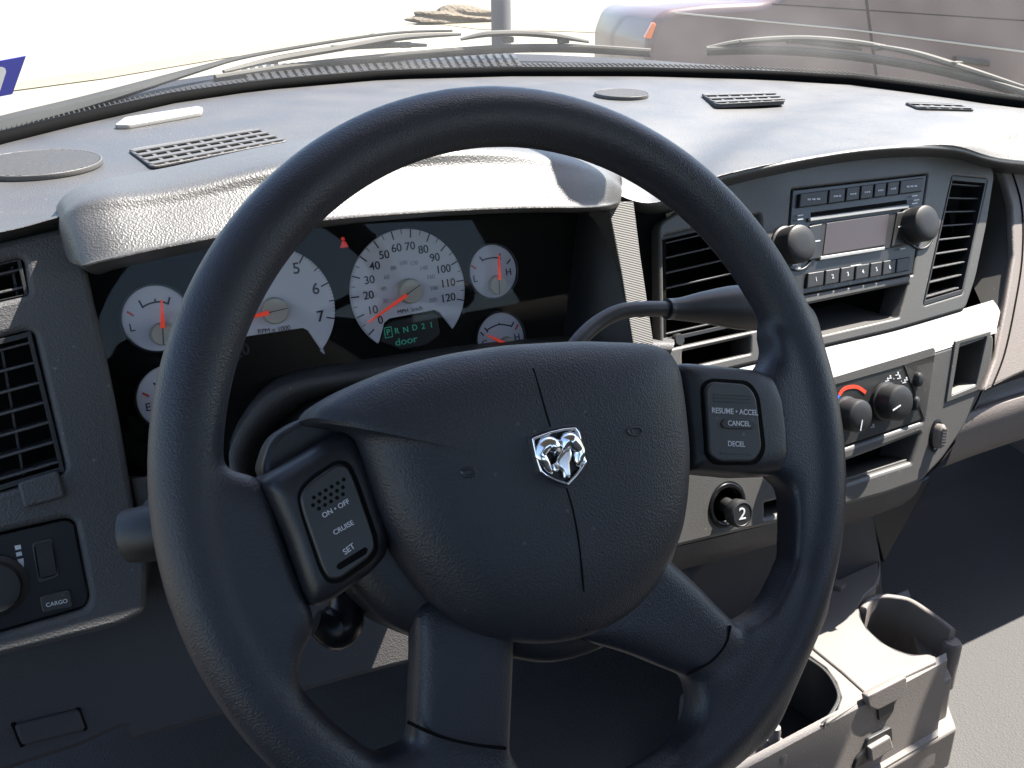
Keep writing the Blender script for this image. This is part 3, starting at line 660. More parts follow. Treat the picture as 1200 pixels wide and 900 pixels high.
# ============================================================ RADIO
rad = thing('car_radio', 'black car radio with a dim screen, two round knobs and rows of buttons', 'radio', FF.wp(1000, 340))
plate('fascia', FF, [(929, 223), (1086, 205), (1069, 321), (919, 349)], -.015, .001, 'bezel', rad, r=.001)
def rowline(x, pts):
    return float(np.interp(x, [p[0] for p in pts], [p[1] for p in pts]))
xs = [937, 971, 991.5, 1008.5, 1024.5, 1039.5, 1054.5, 1083]
marks = []
for i in range(7):
    a, b = xs[i]+.8, xs[i+1]-.8
    ty_ = lambda x: 227+(x-937)*(-19/146); by_ = lambda x: 243.5+(x-937)*(-19.5/146)
    btn_ = link('button', pl(FF, [loc(FF, [(a, ty_(a)), (b, ty_(b)), (b-1.5, by_(b)), (a-1.5, by_(a))], .004, .0008)], 0, .0045, .001), 'rubber', rad)
    m_ = (a+b)/2; w_ = (b-a)*.24; vy = (ty_(m_)+by_(m_))/2+1
    bm3 = []
    for kx_ in range(3): bm3.append(pl(FF, [loc(FF, [(m_-w_+kx_*w_*.7, vy+.7-kx_*.3), (m_-w_+(kx_+.72)*w_*.7, vy+.6-kx_*.3), (m_-w_+(kx_+.72)*w_*.7, vy-1.3-kx_*.3), (m_-w_+kx_*w_*.7, vy-1.2-kx_*.3)], .0046)], .0046, .0049, .00001))
    link('button_marks', join(bm3), 'white', btn_)
plate('cd_slot', FF, [(951, 249), (1063, 234), (1063, 239), (951, 254)], .0008, .0016, 'black', rad, r=.0005, bev=.0002)
plate('slot_trim', FF, [(949, 255), (1066, 240), (1065, 244), (950, 259.5)], .001, .0045, 'silver', rad, r=.0008, bev=.0008)
plate('screen_surround', FF, [(951, 262), (1068, 246), (1060, 288), (944, 306)], .0005, .0022, 'rubber', rad, r=.001)
plate('screen', FF, [(969, 261.5), (1042, 251), (1037, 287), (964.5, 298.5)], .002, .003, 'screen', rad, r=.001, bev=.0004)
plate('screen_trim', FF, [(962.5, 300.5), (1037.5, 289), (1037, 293), (961.5, 305)], .002, .0048, 'silver', rad, r=.0008, bev=.0008)
plate('side_button', FF, [(1052, 249), (1066, 247), (1059, 286), (1045, 289)], .002, .0042, 'bezel', rad, r=.001)
plate('side_button', FF, [(949, 265), (964, 262), (959, 303), (943, 306)], .002, .0042, 'bezel', rad, r=.001)
def knob(fr, c, r, h, parent, top_d=.02, pointer=None, name='knob', m='rubber'):
    x, y = fr.px(*c, h*.7); k_ = fr.at(x, y, 0, 0)
    o_ = link(name, lathe(k_, [(r*1.08, 0), (r*1.08, .003), (r*.98, .004), (r, h*.8), (r*.95, h*.93), (r*.82, h), (r*.4, h+.0008), (.001, h+.001)], 48), m, parent)
    if pointer is not None: link('pointer', strip(k_, [(r*.2*math.cos(pointer), r*.2*math.sin(pointer)), (r*.85*math.cos(pointer), r*.85*math.sin(pointer))], .0014, h+.0008, .0005), 'white', o_)
    return o_
knob(FF, (935, 286), .0190, .024, rad, name='volume_knob'); knob(FF, (1082, 262), .0195, .024, rad, name='tuning_knob')
for c_ in ((932, 291), (1076, 268)):
    x, y = FF.px(*c_); link('knob_ring', pl(FF, [circ(x, y, .0235), circ(x, y, .0212)], 0, .003, .0008), 'bezel', rad)
bx = [(947, 966), (967.8, 984), (985.7, 1001.5), (1003.5, 1019), (1020.5, 1034), (1035.5, 1050), (1051, 1066.5)]
for i, (a, b) in enumerate(bx):
    ty_ = lambda x: 320+(x-947)*(-19/119); by_ = lambda x: 338+(x-947)*(-20.5/119)
    pb_ = link('preset_button', pl(FF, [loc(FF, [(a, ty_(a)), (b, ty_(b)), (b-1.5, by_(b)), (a-1.5, by_(a))], .004, .0008)], 0, .0045, .0012), 'rubber', rad)
    if i < 6: link('numeral', text_mesh(FF, str(i+1), *FF.px((a+b)/2, (ty_((a+b)/2)+by_((a+b)/2))/2, .0046), .006, d=.0047, bold=.01), 'white', pb_)
for (u, v) in ((938, 253), (938, 257.5), (1072, 230), (1074, 235), (1072, 239), (932, 311), (935, 315), (1000, 312), (1006, 311), (1058, 292), (958, 283), (1056, 266)):
    link('small_mark', pl(FF, [loc(FF, [(u-3.2, v+.5), (u+3.2, v-.4), (u+3.2, v-1.8), (u-3.2, v-.9)], .0045)], .0044, .0046, .00001), 'white', rad)

# ============================================================ CLIMATE CONTROL
hv = thing('climate_control', 'climate control panel with round knobs and a red temperature arc', 'control panel', FL.wp(1030, 500))
plate('panel', FL, [(902, 472), (1092, 414), (1080, 492), (902, 552)], -.012, -.001, 'bezel', hv, r=.0015)
knob(FL, (1004, 487), .0165, .022, hv, pointer=-1.9, name='temperature_knob'); knob(FL, (1051, 472), .0185, .022, hv, pointer=-2.9, name='mode_knob'); knob(FL, (945, 505), .0165, .022, hv, name='fan_knob')
ax_, ay_ = FL.px(1000, 484)
arcp = [FL.px(u, v) for u, v in ((984, 463), (989, 456.5), (997, 453.5), (1006, 454), (1015, 460))]
link('red_arc', strip(FL, [tuple(p) for p in cat([np.array(p) for p in arcp], 20)], .0036, -.0008, .0005), 'needle', hv)
link('blue_arc', strip(FL, [FL.px(981, 468), FL.px(984, 463.5)], .003, -.0008, .0005), 'bluemark', hv)
ic = []
for (u, v) in ((1022, 474), (1025, 468), (1031, 453), (1033, 456), (1041, 444), (1044, 441), (1053, 437), (1055, 441), (1061, 446), (1063, 443), (1079, 431), (1074, 462), (1024, 498)):
    ic.append(pl(FL, [circ(*FL.px(u, v), .0012, n=12)], -.0009, -.0005, .00001)); ic.append(strip(FL, [FL.px(u-3, v+3), FL.px(u+1.5, v+2)], .0009, -.0009, .0004))
for (u, v) in ((1036, 449), (1048, 444), (1057, 447), (1030, 462)): ic.append(pl(FL, [circ(*FL.px(u, v), .0006, n=10)], -.0009, -.0005, .00001))
link('icons', join(ic), 'white', hv)
for (u, v) in ((1078, 445), (1075, 473)):
    x, y = FL.px(u, v, .004); link('push_button', lathe(FL.at(x, y, 0, -.001), [(.0052, 0), (.005, .005), (.0036, .0068), (.001, .0072)], 28, 1, 1.5), 'rubber', hv)

# ============================================================ LIGHTER KNOB, ACCESSORY CAP
lt = thing('lighter_knob', 'round black cigarette lighter knob with a white mark, below the right wheel spoke', 'lighter', FL.w(lc[0], lc[1], -.03))
fs_ = FL.at(lc[0], lc[1], 0, 0)
link('socket', join([pl(fs_, [circ(0, 0, .0215), circ(0, 0, .0172)], -.004, .0015, .0012), pl(fs_, [circ(0, 0, .019), circ(0, 0, .0165)], -.035, -.004, .0005)]), 'gloss', lt)
dxl, dyl = FL.px(868, 602, .02); sh = [fs_.w(0, 0, -.03), fs_.w(0, 0, -.004), FL.w(dxl, dyl, .016)]
link('shaft', tube(sh, .0075, 16, 10), 'dark', lt)
kf = FL.at(dxl, dyl, -.12, 0)
link('knob', lathe(kf, [(.009, .008), (.0125, .012), (.0132, .019), (.0125, .022), (.0108, .0228), (.0104, .0221), (.001, .0222)], 40), 'rubber', lt)
link('knob_mark', text_mesh(kf, '2', 0, 0, .016, d=.0224, wide=1.15), 'white', lt)
cap = thing('accessory_knob', 'small ribbed grey rotary knob at the right edge of the lower stack', 'knob', FL.wp(1102, 520))
x, y = FL.px(1101, 511, .005); kk = FL.at(x, y, -.25, 0)
link('ring', lathe(kk, [(.0105, -.002), (.0105, .0012), (.009, .0018), (.008, .001)], 32, .9, 1.7), 'gloss', cap)
link('knob', lathe(kk, [(.0075, 0), (.0075, .008), (.006, .0105), (.003, .0112)], 28, .85, 1.75), 'tan', cap)
link('grip_ribs', join([strip(kk, [(-.0045, -.008+i*.0032), (.0045, -.008+i*.0032)], .0012, .0108, .0012) for i in range(6)]), 'stack', cap)

# ============================================================ STEERING COLUMN, STALKS
colm = thing('steering_column', 'dark plastic steering column shroud behind the wheel hub', 'steering column', FWH.w(0, 0, -.28))
def ell(fr, rx, ry, cx=0, cy_=0, d=0, n=40, p=2.6):
    o_ = []
    for i in range(n):
        q = 2*math.pi*i/n; c, s = math.cos(q), math.sin(q)
        o_.append(fr.w(cx+rx*abs(c)**(2/p)*(1 if c > 0 else -1), cy_+ry*abs(s)**(2/p)*(1 if s > 0 else -1), d))
    return o_
def rings(rs_):
    rs_ = [r_+[r_[0]] for r_ in rs_]; return loft(rs_, 0)
link('shroud', rings([ell(FWH, .045, .04, d=-.03), ell(FWH, .058, .05, d=-.036), ell(FWH, .065, .058, d=-.07), ell(FWH, .07, .062, 0, 0, -.16), ell(FWH, .075, .07, 0, 0, -.34)]), 'dark', colm)
ts = thing('indicator_stalk', 'dark indicator stalk with a round grey end, left of the wheel rim', 'stalk', FWH.w(-.06, 0, -.10))
e0 = un(152, 628, (0, 1, 0), (0, .455, 0)); e1 = un(205, 618, (0, 1, 0), (0, .445, 0)); e2 = un(330, 580, (0, 1, 0), (0, .44, 0))
link('handle', tube([e0, e0*.97+e1*.03, e1, e2], [.0122, .0136, .0140, .009], 24, 30), 'rubber', ts)
link('end_cap', tube([e0+(e0-e1)*.03, e0+(e0-e1)*.0], [.011, .0121], 24), 'knee', ts)
gs = thing('gear_lever', 'black column gear lever reaching right behind the wheel rim', 'gear lever', FWH.w(.06, .02, -.1))
gp = [un(u, v, (0, 1, 0), (0, yy, 0)) for u, v, yy in ((650, 440, .44), (676, 402, .45), (700, 379, .457), (728, 365, .46), (760, 362, .46), (790, 362, .46))]
link('rod', tube(gp, .0050, 16, 40), 'dark', gs)
hp = [un(u, v, (0, 1, 0), (0, yy, 0)) for u, v, yy in ((786, 362, .46), (800, 362, .46), (830, 360, .46), (862, 360, .46), (892, 362, .46), (902, 363, .46))]
link('handle', tube(hp, [.0068, .0078, .0112, .0148, .0148, .010], 24, 40), 'rubber', gs)
link('collar', tube([gp[-2]*.3+gp[-1]*.7, gp[-1]], .0068, 20), 'bezel', gs)
# ignition key ring hanging below the left spoke
tl = thing('tilt_lever', 'small black tilt lever under the left wheel spoke', 'lever', FWH.w(-.07, -.04, -.06))
tp = [FWH.wp(u, v, -.03) for u, v in ((400, 690), (405, 715), (395, 735), (370, 730))]
link('lever', tube(tp, [.006, .009, .011, .006], 14, 20), 'gloss', tl)

# ============================================================ STEERING WHEEL
whl = thing('steering_wheel', 'dark blue black leather textured steering wheel with four spokes and an airbag pad', 'steering wheel', WC)
RC, RTU = .178, .0148
vs = []; fs = []; NU, NV = 180, 28
def rim_pt(a, b):
    wv = 1+.05*math.cos(2*(a-math.pi/2))*0
    rr = RTU*(1.0)
    rad_ = RC+rr*1.06*math.cos(b); return FWH.w(rad_*math.cos(a), rad_*math.sin(a), rr*.98*math.sin(b))
for i in range(NU):
    for j in range(NV): vs.append(rim_pt(2*math.pi*i/NU, 2*math.pi*j/NV))
for i in range(NU):
    for j in range(NV): fs.append((i*NV+j, ((i+1) % NU)*NV+j, ((i+1) % NU)*NV+(j+1) % NV, i*NV+(j+1) % NV))
rim_mesh = mesh(vs, fs)
# hub shroud beneath the airbag pad
def dome(fr, outline, d0, h, p=4, cen=None, n=160, rad=24, skirt=.02, close=False):
    P = [np.array(q) for q in outline]
    # resample
    seg = [np.linalg.norm(P[(i+1) % len(P)]-P[i]) for i in range(len(P))]; tot = sum(seg); out = []
    for k in range(n):
        s = tot*k/n; i = 0
        while s > seg[i]: s -= seg[i]; i += 1
        out.append(P[i]+(P[(i+1) % len(P)]-P[i])*s/seg[i])
    c = np.array(cen) if cen is not None else sum(out)/n
    vs = [fr.w(c[0], c[1], d0+h)]; fs = []
    H_ = lambda t: d0+h*(1-t**p)**(1/2.2)
    for j in range(1, rad+1):
        t = math.sin(j/rad*math.pi/2) if j < rad else 1
        for q in out: x = c+(q-c)*t; vs.append(fr.w(x[0], x[1], H_(t)))
    for q in out: x = c+(q-c)*1.0; vs.append(fr.w(x[0], x[1], d0-skirt))
    for i in range(n): fs.append((0, 1+i, 1+(i+1) % n))
    for j in range(rad):
        for i in range(n): fs.append((1+j*n+i, 1+j*n+(i+1) % n, 1+(j+1)*n+(i+1) % n, 1+(j+1)*n+i))
    if close: fs.append([1+rad*n+i for i in range(n)][::-1])
    def height(x, y):
        v = np.array([x, y])-c; L = np.linalg.norm(v)
        if L < 1e-6: return d0+h
        u = v/L; best = 1e9
        for i in range(n):
            a, b = out[i]-c, out[(i+1) % n]-c; e = b-a; den = u[0]*e[1]-u[1]*e[0]
            if abs(den) < 1e-12: continue
            t = (a[0]*e[1]-a[1]*e[0])/den; s = (a[0]*u[1]-a[1]*u[0])/den
            if t > 0 and -.01 <= s <= 1.01: best = min(best, t)
        return H_(min(1, L/best))
    return mesh(vs, fs), height
def spoke(px, d0, h, p=6, rd=8):
    me, _ = dome(FWH, loc(FWH, px, .01, rd*.001, 6), d0, h, p, skirt=.012); return link('spoke', me, 'wheel', whl)
def gusset(px, th=.0115, p=8):
    return dome(FWH, loc(FWH, px, 0, .012, 6), .002, th-.002, p, skirt=th, close=True)[0]
parts = [rim_mesh,
  gusset([(503, 858), (592, 876), (604, 898), (640, 925), (700, 945), (640, 1010), (400, 990), (330, 890), (395, 878), (445, 884), (470, 874)]),
  gusset([(858, 730), (853, 752), (832, 776), (803, 792), (812, 818), (806, 850), (770, 888), (800, 945), (900, 860), (970, 700), (935, 620), (912, 672), (896, 704), (878, 722)]),
  gusset([(258, 543), (276, 554), (296, 556), (312, 570), (334, 640), (364, 715), (368, 738), (352, 760), (348, 786), (352, 826), (300, 860), (215, 720), (190, 600), (215, 500)]),
  gusset([(884, 440), (894, 428), (900, 412), (893, 380), (945, 350), (975, 480), (960, 640), (918, 690), (921, 620), (919, 575), (905, 560), (896, 556)])]
SPK = [[(484, 722), (600, 722), (596, 800), (592, 876), (550, 871), (503, 858), (478, 846), (483, 790)],
       [(668, 745), (756, 640), (812, 684), (838, 712), (858, 730), (853, 752), (832, 776), (803, 792), (775, 782), (735, 765)]]
for px_ in ([(484, 700), (600, 700), (596, 800), (592, 890), (590, 910), (478, 900), (480, 850), (483, 790)], [(660, 745), (740, 620), (812, 684), (838, 712), (862, 734), (880, 760), (830, 810), (803, 792), (775, 782), (735, 765)]):
    parts.append(gusset(px_, th=.0118, p=5))
bm_ = join(parts); ob_ = bpy.data.objects.new('t', bm_); COL.objects.link(ob_)
m_ = ob_.modifiers.new('r', 'REMESH'); m_.mode = 'VOXEL'; m_.voxel_size = .0016
m_ = ob_.modifiers.new('s', 'SMOOTH'); m_.factor = .6; m_.iterations = 22
dg_ = bpy.context.evaluated_depsgraph_get(); rim_me = bpy.data.meshes.new_from_object(ob_.evaluated_get(dg_)); bpy.data.objects.remove(ob_)
IM_ = FWH.mat().inverted()
def inside(x, y, P):
    c = False
    for i in range(len(P)):
        (x1, y1), (x2, y2) = P[i-1], P[i]
        if (y1 > y) != (y2 > y) and x < (x2-x1)*(y-y1)/(y2-y1)+x1: c = not c
    return c
SPL = [loc(FWH, p_, .004) for p_ in SPK]
own = []
for f_ in rim_me.polygons:
    q_ = IM_ @ f_.center; own.append(next((k_+1 for k_, P_ in enumerate(SPL) if q_.xy.length < .165 and inside(q_.x, q_.y, P_)), 0))
def part_of(k_):
    b2 = bmesh.new(); b2.from_mesh(rim_me); b2.faces.ensure_lookup_table()
    bmesh.ops.delete(b2, geom=[f_ for f_, o_ in zip(b2.faces[:], own) if o_ != k_], context='FACES')
    m2 = bpy.data.meshes.new('m'); b2.to_mesh(m2); b2.free(); return m2
for k_ in (1, 2): link('spoke', part_of(k_), 'wheel', whl)
rim_me = part_of(0)
rim_o = link('rim', rim_me, 'wheel', whl)
try: rim_me.set_sharp_from_angle(angle=R(80))
except Exception: pass
link('hub_corner', pl(FWH, [loc(FWH, [(304, 556), (318, 512), (356, 488), (430, 494), (436, 560), (340, 574)], -.002, .006)], -.022, -.002, .003), 'wheelpl', whl)
link('spoke_seam', tube([FWH.wp(u, v, .0112) for u, v in ((478, 846), (503, 858), (530, 867), (560, 873), (593, 877))], .0008, 6, 16), 'black', whl)
link('spoke_seam', tube([FWH.wp(u, v, .0112) for u, v in ((856, 733), (850, 755), (832, 776), (805, 790))], .0008, 6, 16), 'black', whl)
hub_me, _ = dome(FWH, loc(FWH, [(366, 530), (374, 506), (440, 470), (620, 440), (800, 450), (815, 560), (800, 640), (770, 715), (720, 760), (650, 782), (590, 770), (520, 762), (455, 735), (418, 700), (380, 640), (330, 590)], -.004, .02, 8), -.012, .016, 8, skirt=.03)
link('hub_shroud', hub_me, 'wheelpl', whl)
AB = [(361, 494), (370, 478), (404, 456), (460, 431), (520, 415), (590, 404), (680, 399), (762, 402), (784, 412), (794, 432), (800, 470), (806, 530), (804, 580), (797, 625), (780, 665), (757, 702), (722, 731), (682, 749), (640, 756), (596, 753), (553, 740), (513, 709), (478, 665), (450, 615), (432, 560), (418, 512), (404, 502)]
ab_me, ab_h = dome(FWH, loc(FWH, AB, .018, .010, 6), .014, .025, 4.5, skirt=.022)
pad = link('airbag_cover', ab_me, 'airbag', whl)
def onpad(px, lift=.0):
    o_ = []
    for (u, v) in px:
        d = .03
        for _ in range(6): x, y = FWH.px(u, v, d); d = ab_h(x, y)
        o_.append(FWH.w(x, y, d+lift))
    return o_
link('seam', tube(onpad([(625, 432), (632, 455), (639, 480), (645, 500)], -.0004), .0007, 6, 20), 'black', pad)
link('seam', tube(onpad([(664, 572), (672, 600), (679, 640), (684, 690), (687, 738)], -.0004), .0007, 6, 24), 'black', pad)
# moulded airbag icons
for (u, v) in ((549, 554), (744, 506)):
    pts = onpad([(u-9, v-2), (u-2, v-5), (u+6, v-4), (u+8, v+1), (u+2, v+4), (u-6, v+3), (u-9, v-2)], 0); link('moulded_mark', tube(pts, .0007, 6, 30), 'wheelpl', pad)
# emblem: shield frame and ram head
x, y = FWH.px(655, 533, .043); ed = ab_h(x, y)
EM = lambda z: [(600+a/7.5, 480+b/7.5) for a, b in z]
sh_o = EM([(165, 255), (200, 238), (330, 192), (450, 165), (550, 158), (582, 195), (612, 300), (630, 420), (628, 500), (560, 590), (485, 668), (400, 642), (290, 592), (240, 550), (205, 440), (180, 330)])
cz = (400, 400)
def inset(P, k): return [(cz[0]+(a-cz[0])*k, cz[1]+(b-cz[1])*k) for a, b in P]
so_ = [(165, 255), (200, 238), (330, 192), (450, 165), (550, 158), (582, 195), (612, 300), (630, 420), (628, 500), (560, 590), (485, 668), (400, 642), (290, 592), (240, 550), (205, 440), (180, 330)]
em = link('emblem', pl(FWH, [loc(FWH, EM(so_), ed+.002, .0004), loc(FWH, EM(inset(so_, .90)), ed+.002, .0004)], ed-.002, ed+.0035, .0006), 'chrome', whl)
link('emblem_field', pl(FWH, [loc(FWH, EM(inset(so_, .93)), ed+.001)], ed-.003, ed+.0012, .0002), 'gloss', em)
link('emblem_recess', pl(FWH, [loc(FWH, EM(inset(so_, 1.12)), ed+.001, .003), loc(FWH, EM(inset(so_, 1.02)), ed+.001, .001)], ed-.003, ed+.0006, .0005), 'airbag', em)
def E3(z, d): return [FWH.wp(600+a/7.5, 480+b/7.5, d) for a, b in z]
hd = ed+.0022
def horn(P, r): return tube(E3(P, hd), r, 12, 40, flat=.8)
link('ram_horn', horn([(405, 395), (380, 330), (310, 295), (262, 335), (255, 400), (290, 460), (320, 520), (352, 560)], [.0026, .0046, .0048, .0042, .0036, .0030, .0022, .0008]), 'chrome', em)
link('ram_horn', horn([(440, 340), (470, 275), (515, 262), (556, 305), (580, 360), (578, 420), (575, 470), (565, 495)], [.0026, .0046, .0048, .0044, .0036, .0030, .0022, .0008]), 'chrome', em)
link('ram_horn', horn([(600, 360), (612, 420), (622, 465), (585, 500)], [.001, .0018, .0018, .0006]), 'chrome', em)
link('ram_head', pl(FWH, [loc(FWH, EM([(385, 415), (440, 350), (500, 340), (512, 400), (492, 470), (500, 560), (498, 600), (478, 604), (470, 590), (450, 604), (436, 598), (428, 550), (398, 525), (362, 470)]), hd)], ed+.001, ed+.005, .0014), 'chrome', em)
link('ram_brow', horn([(370, 470), (395, 520), (405, 530)], [.0016, .0024, .001]), 'chrome', em)
# switch pods
def pod(outer, face, inner, d0, nm, h=.014):
    me, hh = dome(FWH, loc(FWH, outer, d0, .004, 5), d0, h, 7, skirt=.02)
    p_ = link('switch_pod', me, 'wheelpl', whl)
    dtop = d0+h
    link('pod_gap', pl(FWH, [loc(FWH, face, dtop+.0005, .006, 6)], dtop-.003, dtop+.0006, .0002), 'black', p_)
    b_ = link('cruise_switch', pl(FWH, [loc(FWH, inner, dtop+.002, .006, 6)], dtop-.003, dtop+.0024, .0012), 'bezel', p_)
    return b_, dtop+.0026
b_, dt = pod([(302, 566), (312, 556), (395, 506), (408, 508), (424, 532), (436, 570), (452, 622), (450, 650), (430, 672), (382, 706), (362, 712), (350, 690), (330, 630), (312, 590)],
     [(347, 578), (362, 560), (394, 539), (410, 541), (420, 562), (443, 628), (444, 645), (436, 658), (398, 684), (384, 684), (374, 668), (352, 602)],
     [(351, 580), (364, 564), (395, 543), (407, 545), (416, 564), (438, 628), (440, 643), (432, 654), (398, 679), (386, 679), (378, 666), (355, 600)], .004, 'l')
link('switch_text', join([text_px(FWH, 'ON • OFF', (378, 605), (409, 587), dt, .015), text_px(FWH, 'CRUISE', (391, 625), (414, 612), dt, .015), text_px(FWH, 'SET', (403, 648), (415, 639), dt, .015)]), 'white', b_)
dots = []
for r_, (u0, v0, n_) in enumerate(((368, 583, 6), (367, 592, 6), (374, 596, 5))):
    for i in range(n_): dots.append(pl(FWH, [circ(*FWH.px(u0+i*7, v0-i*4.2, dt), .0009, n=10)], dt-.0006, dt, .0002))
link('tactile_dots', join(dots), 'black', b_)
link('grip_slot', pl(FWH, [loc(FWH, [(394, 665), (396, 661), (428, 641), (431, 643), (430, 649), (398, 668)], dt, .0015)], dt-.0008, dt+.0002, .0001), 'black', b_)
b_, dt = pod([(786, 428), (800, 426), (880, 434), (900, 442), (914, 465), (920, 510), (920, 545), (908, 557), (880, 560), (800, 552), (796, 500)],
     [(822, 452), (832, 443), (878, 446), (890, 462), (898, 528), (888, 545), (840, 545), (828, 536)],
     [(826, 455), (834, 447), (875, 450), (886, 464), (893, 527), (884, 541), (842, 541), (831, 533)], .000, 'r', .012)
link('switch_text', join([text_px(FWH, 'RESUME • ACCEL', (834, 481), (888, 484), dt, .015), text_px(FWH, 'CANCEL', (853, 496), (879, 497), dt+.0006, .015), text_px(FWH, 'DECEL', (853, 520), (873, 521), dt, .015)]), 'white', b_)
link('cancel_button', pl(FWH, [loc(FWH, [(844, 497), (848, 490), (882, 491), (886, 497), (882, 503), (848, 502)], dt, .002)], dt-.0006, dt+.0005, .0004), 'rubber', b_)
link('moulded_lines', join([strip(FWH, [FWH.px(836, 462+4*i, dt), FWH.px(880, 464+4*i, dt)], .0004, dt-.0002, .0004) for i in range(3)]+[strip(FWH, [FWH.px(844, 531, dt), FWH.px(882, 532, dt)], .0006, dt-.0002, .0004)]), 'wheelpl', b_)

# ============================================================ CUP HOLDER CONSOLE
con = thing('cup_holder_console', 'sunlit taupe cup holder console with two cup wells and a centre lid', 'console', zp(1000, 860, .84))
ZC = 1.04
FZ = Frame((0, 0, ZC), (1, 0, 0), (0, 1, 0))
# axis of the tray: back edge to front edge
def Zc(u, v, z=ZC): return zp(u, v, z)
lid = [(984, 678), (1008, 667), (1030, 657), (1032, 672), (1027, 686), (1014, 697), (1007, 710), (1007, 722), (1015, 736), (1032, 752), (1050, 762), (1068, 768), (1086, 766), (1097, 769), (1098, 775), (1062, 792), (1017, 815), (985, 786), (953, 760), (940, 700)]
link('lid', pl(FZ, [loc(FZ, lid, 0, .002)], -.016, 0, .002), 'console', con)
body = [(940, 700), (953, 760), (940, 766), (962, 782), (976, 797), (984, 818), (974, 838), (962, 850), (968, 852), (1017, 818), (1097, 777), (1107, 786), (1104, 800), (1060, 822), (1000, 850), (930, 890), (860, 920), (800, 880), (860, 760), (900, 700)]
def wall(px, z0, z1, m, name, th=.004, closed=False, bev=.001):
    """vertical curved wall following pixels traced at height z1"""
    P = [np.array(Zc(u, v, z1))[:2] for u, v in px]; P = [p for p in cat([np.append(p, 0) for p in P], 8*len(P))]
    L, Q = [], []
    for i, p in enumerate(P):
        t = P[min(i+1, len(P)-1)]-P[max(i-1, 0)]; t = t/np.linalg.norm(t); nn = np.array([-t[1], t[0], 0]); L.append((p+nn*th/2)[:2]); Q.append((p-nn*th/2)[:2])
    return link(name, pl(Frame((0, 0, 0), (1, 0, 0), (0, 1, 0)), [[tuple(a) for a in L]+[tuple(a) for a in Q[::-1]]], z0, z1, bev), m, con)
# front skirt (face towards the seat)
fpx = [(858, 925), (905, 900), (961, 868), (1017, 830), (1060, 806), (1097, 790), (1112, 782)]
wz = []
A0 = [Zc(u, v) for u, v in ((870, 905), (964, 849), (1017, 818), (1062, 794), (1097, 776), (1110, 772))]
A0 = [Zc(968, 846)+(Zc(1097, 777)-Zc(968, 846))*t for t in (-1.1, -.5, 0, .3, .6, .85, 1.0, 1.12)]
outw = np.array([(Zc(1017, 818)-Zc(984, 678))[0], (Zc(1017, 818)-Zc(984, 678))[1], 0]); outw /= np.linalg.norm(outw)
def dn(p, z, o_): q = np.array(p)+outw*o_; q[2] = z; return q
skirt = loft([[dn(p, ZC-.001, -.008) for p in A0], [dn(p, ZC-.005, 0) for p in A0], [dn(p, ZC-.045, .006) for p in A0], [dn(p, ZC-.085, .014) for p in A0], [dn(p, ZC-.088, .020) for p in A0], [dn(p, ZC-.125, .024) for p in A0], [dn(p, ZC-.126, -.02) for p in A0], [dn(p, .80, -.02) for p in A0]], 30, m_rows=None)
link('front_skirt', skirt, 'console', con)
rt = A0[-1]; inw = -outw
side = [dn(rt, ZC-.03, 0), dn(rt, ZC-.03, -.05), dn(rt, ZC-.03, -.13)]
link('base', hexa([dn(A0[0], .80, .012), dn(A0[-1]+np.array([.03, 0, 0]), .80, .024), dn(A0[-1]+np.array([.03, 0, 0]), .80, -.26), dn(A0[0], .80, -.26), dn(A0[0], ZC-.09, .022), dn(A0[-1]+np.array([.03, 0, 0]), ZC-.09, .022), dn(A0[-1]+np.array([.03, 0, 0]), ZC-.09, -.24), dn(A0[0], ZC-.09, -.24)]), 'console', con, bevel=.004)
link('side_ledge', hexa([dn(A0[-2], ZC-.10, .0), dn(A0[-1]+np.array([.022, 0, 0]), ZC-.10, .0), dn(A0[-1]+np.array([.022, 0, 0]), ZC-.10, -.12), dn(A0[-2], ZC-.10, -.12), dn(A0[-2], ZC-.035, .0), dn(A0[-1]+np.array([.016, 0, 0]), ZC-.035, .0), dn(A0[-1]+np.array([.016, 0, 0]), ZC-.035, -.12), dn(A0[-2], ZC-.035, -.12)]), 'console', con, bevel=.004)
wall([(1027, 684), (1012, 694), (1006, 708), (1007, 724), (1016, 738), (1034, 754), (1052, 763), (1070, 768), (1092, 768)], ZC-.075, ZC-.001, 'dark', 'well_wall')  # inner shade of the right well is put into this dark wall colour
arm = wall([(1012, 712), (1018, 702), (1030, 697), (1048, 698), (1066, 702), (1086, 714), (1104, 727), (1117, 737)], ZC-.08, ZC+.004, 'console', 'cup_arm', .008, bev=.003)
pc = Zc(1116, 752, ZC-.012); link('arm_end', lathe(Frame((pc[0], pc[1], ZC-.10), (1, 0, 0), (0, 1, 0)), [(.0105, .03), (.0105, .085), (.0085, .089), (.001, .0895)], 28), 'console', con)
cw = (Zc(1060, 735, ZC)); link('well_floor', lathe(Frame((cw[0], cw[1], ZC-.085), (1, 0, 0), (0, 1, 0)), [(.055, 0), (.055, .006), (.052, .008), (.001, .0082)], 40), 'dark', con)
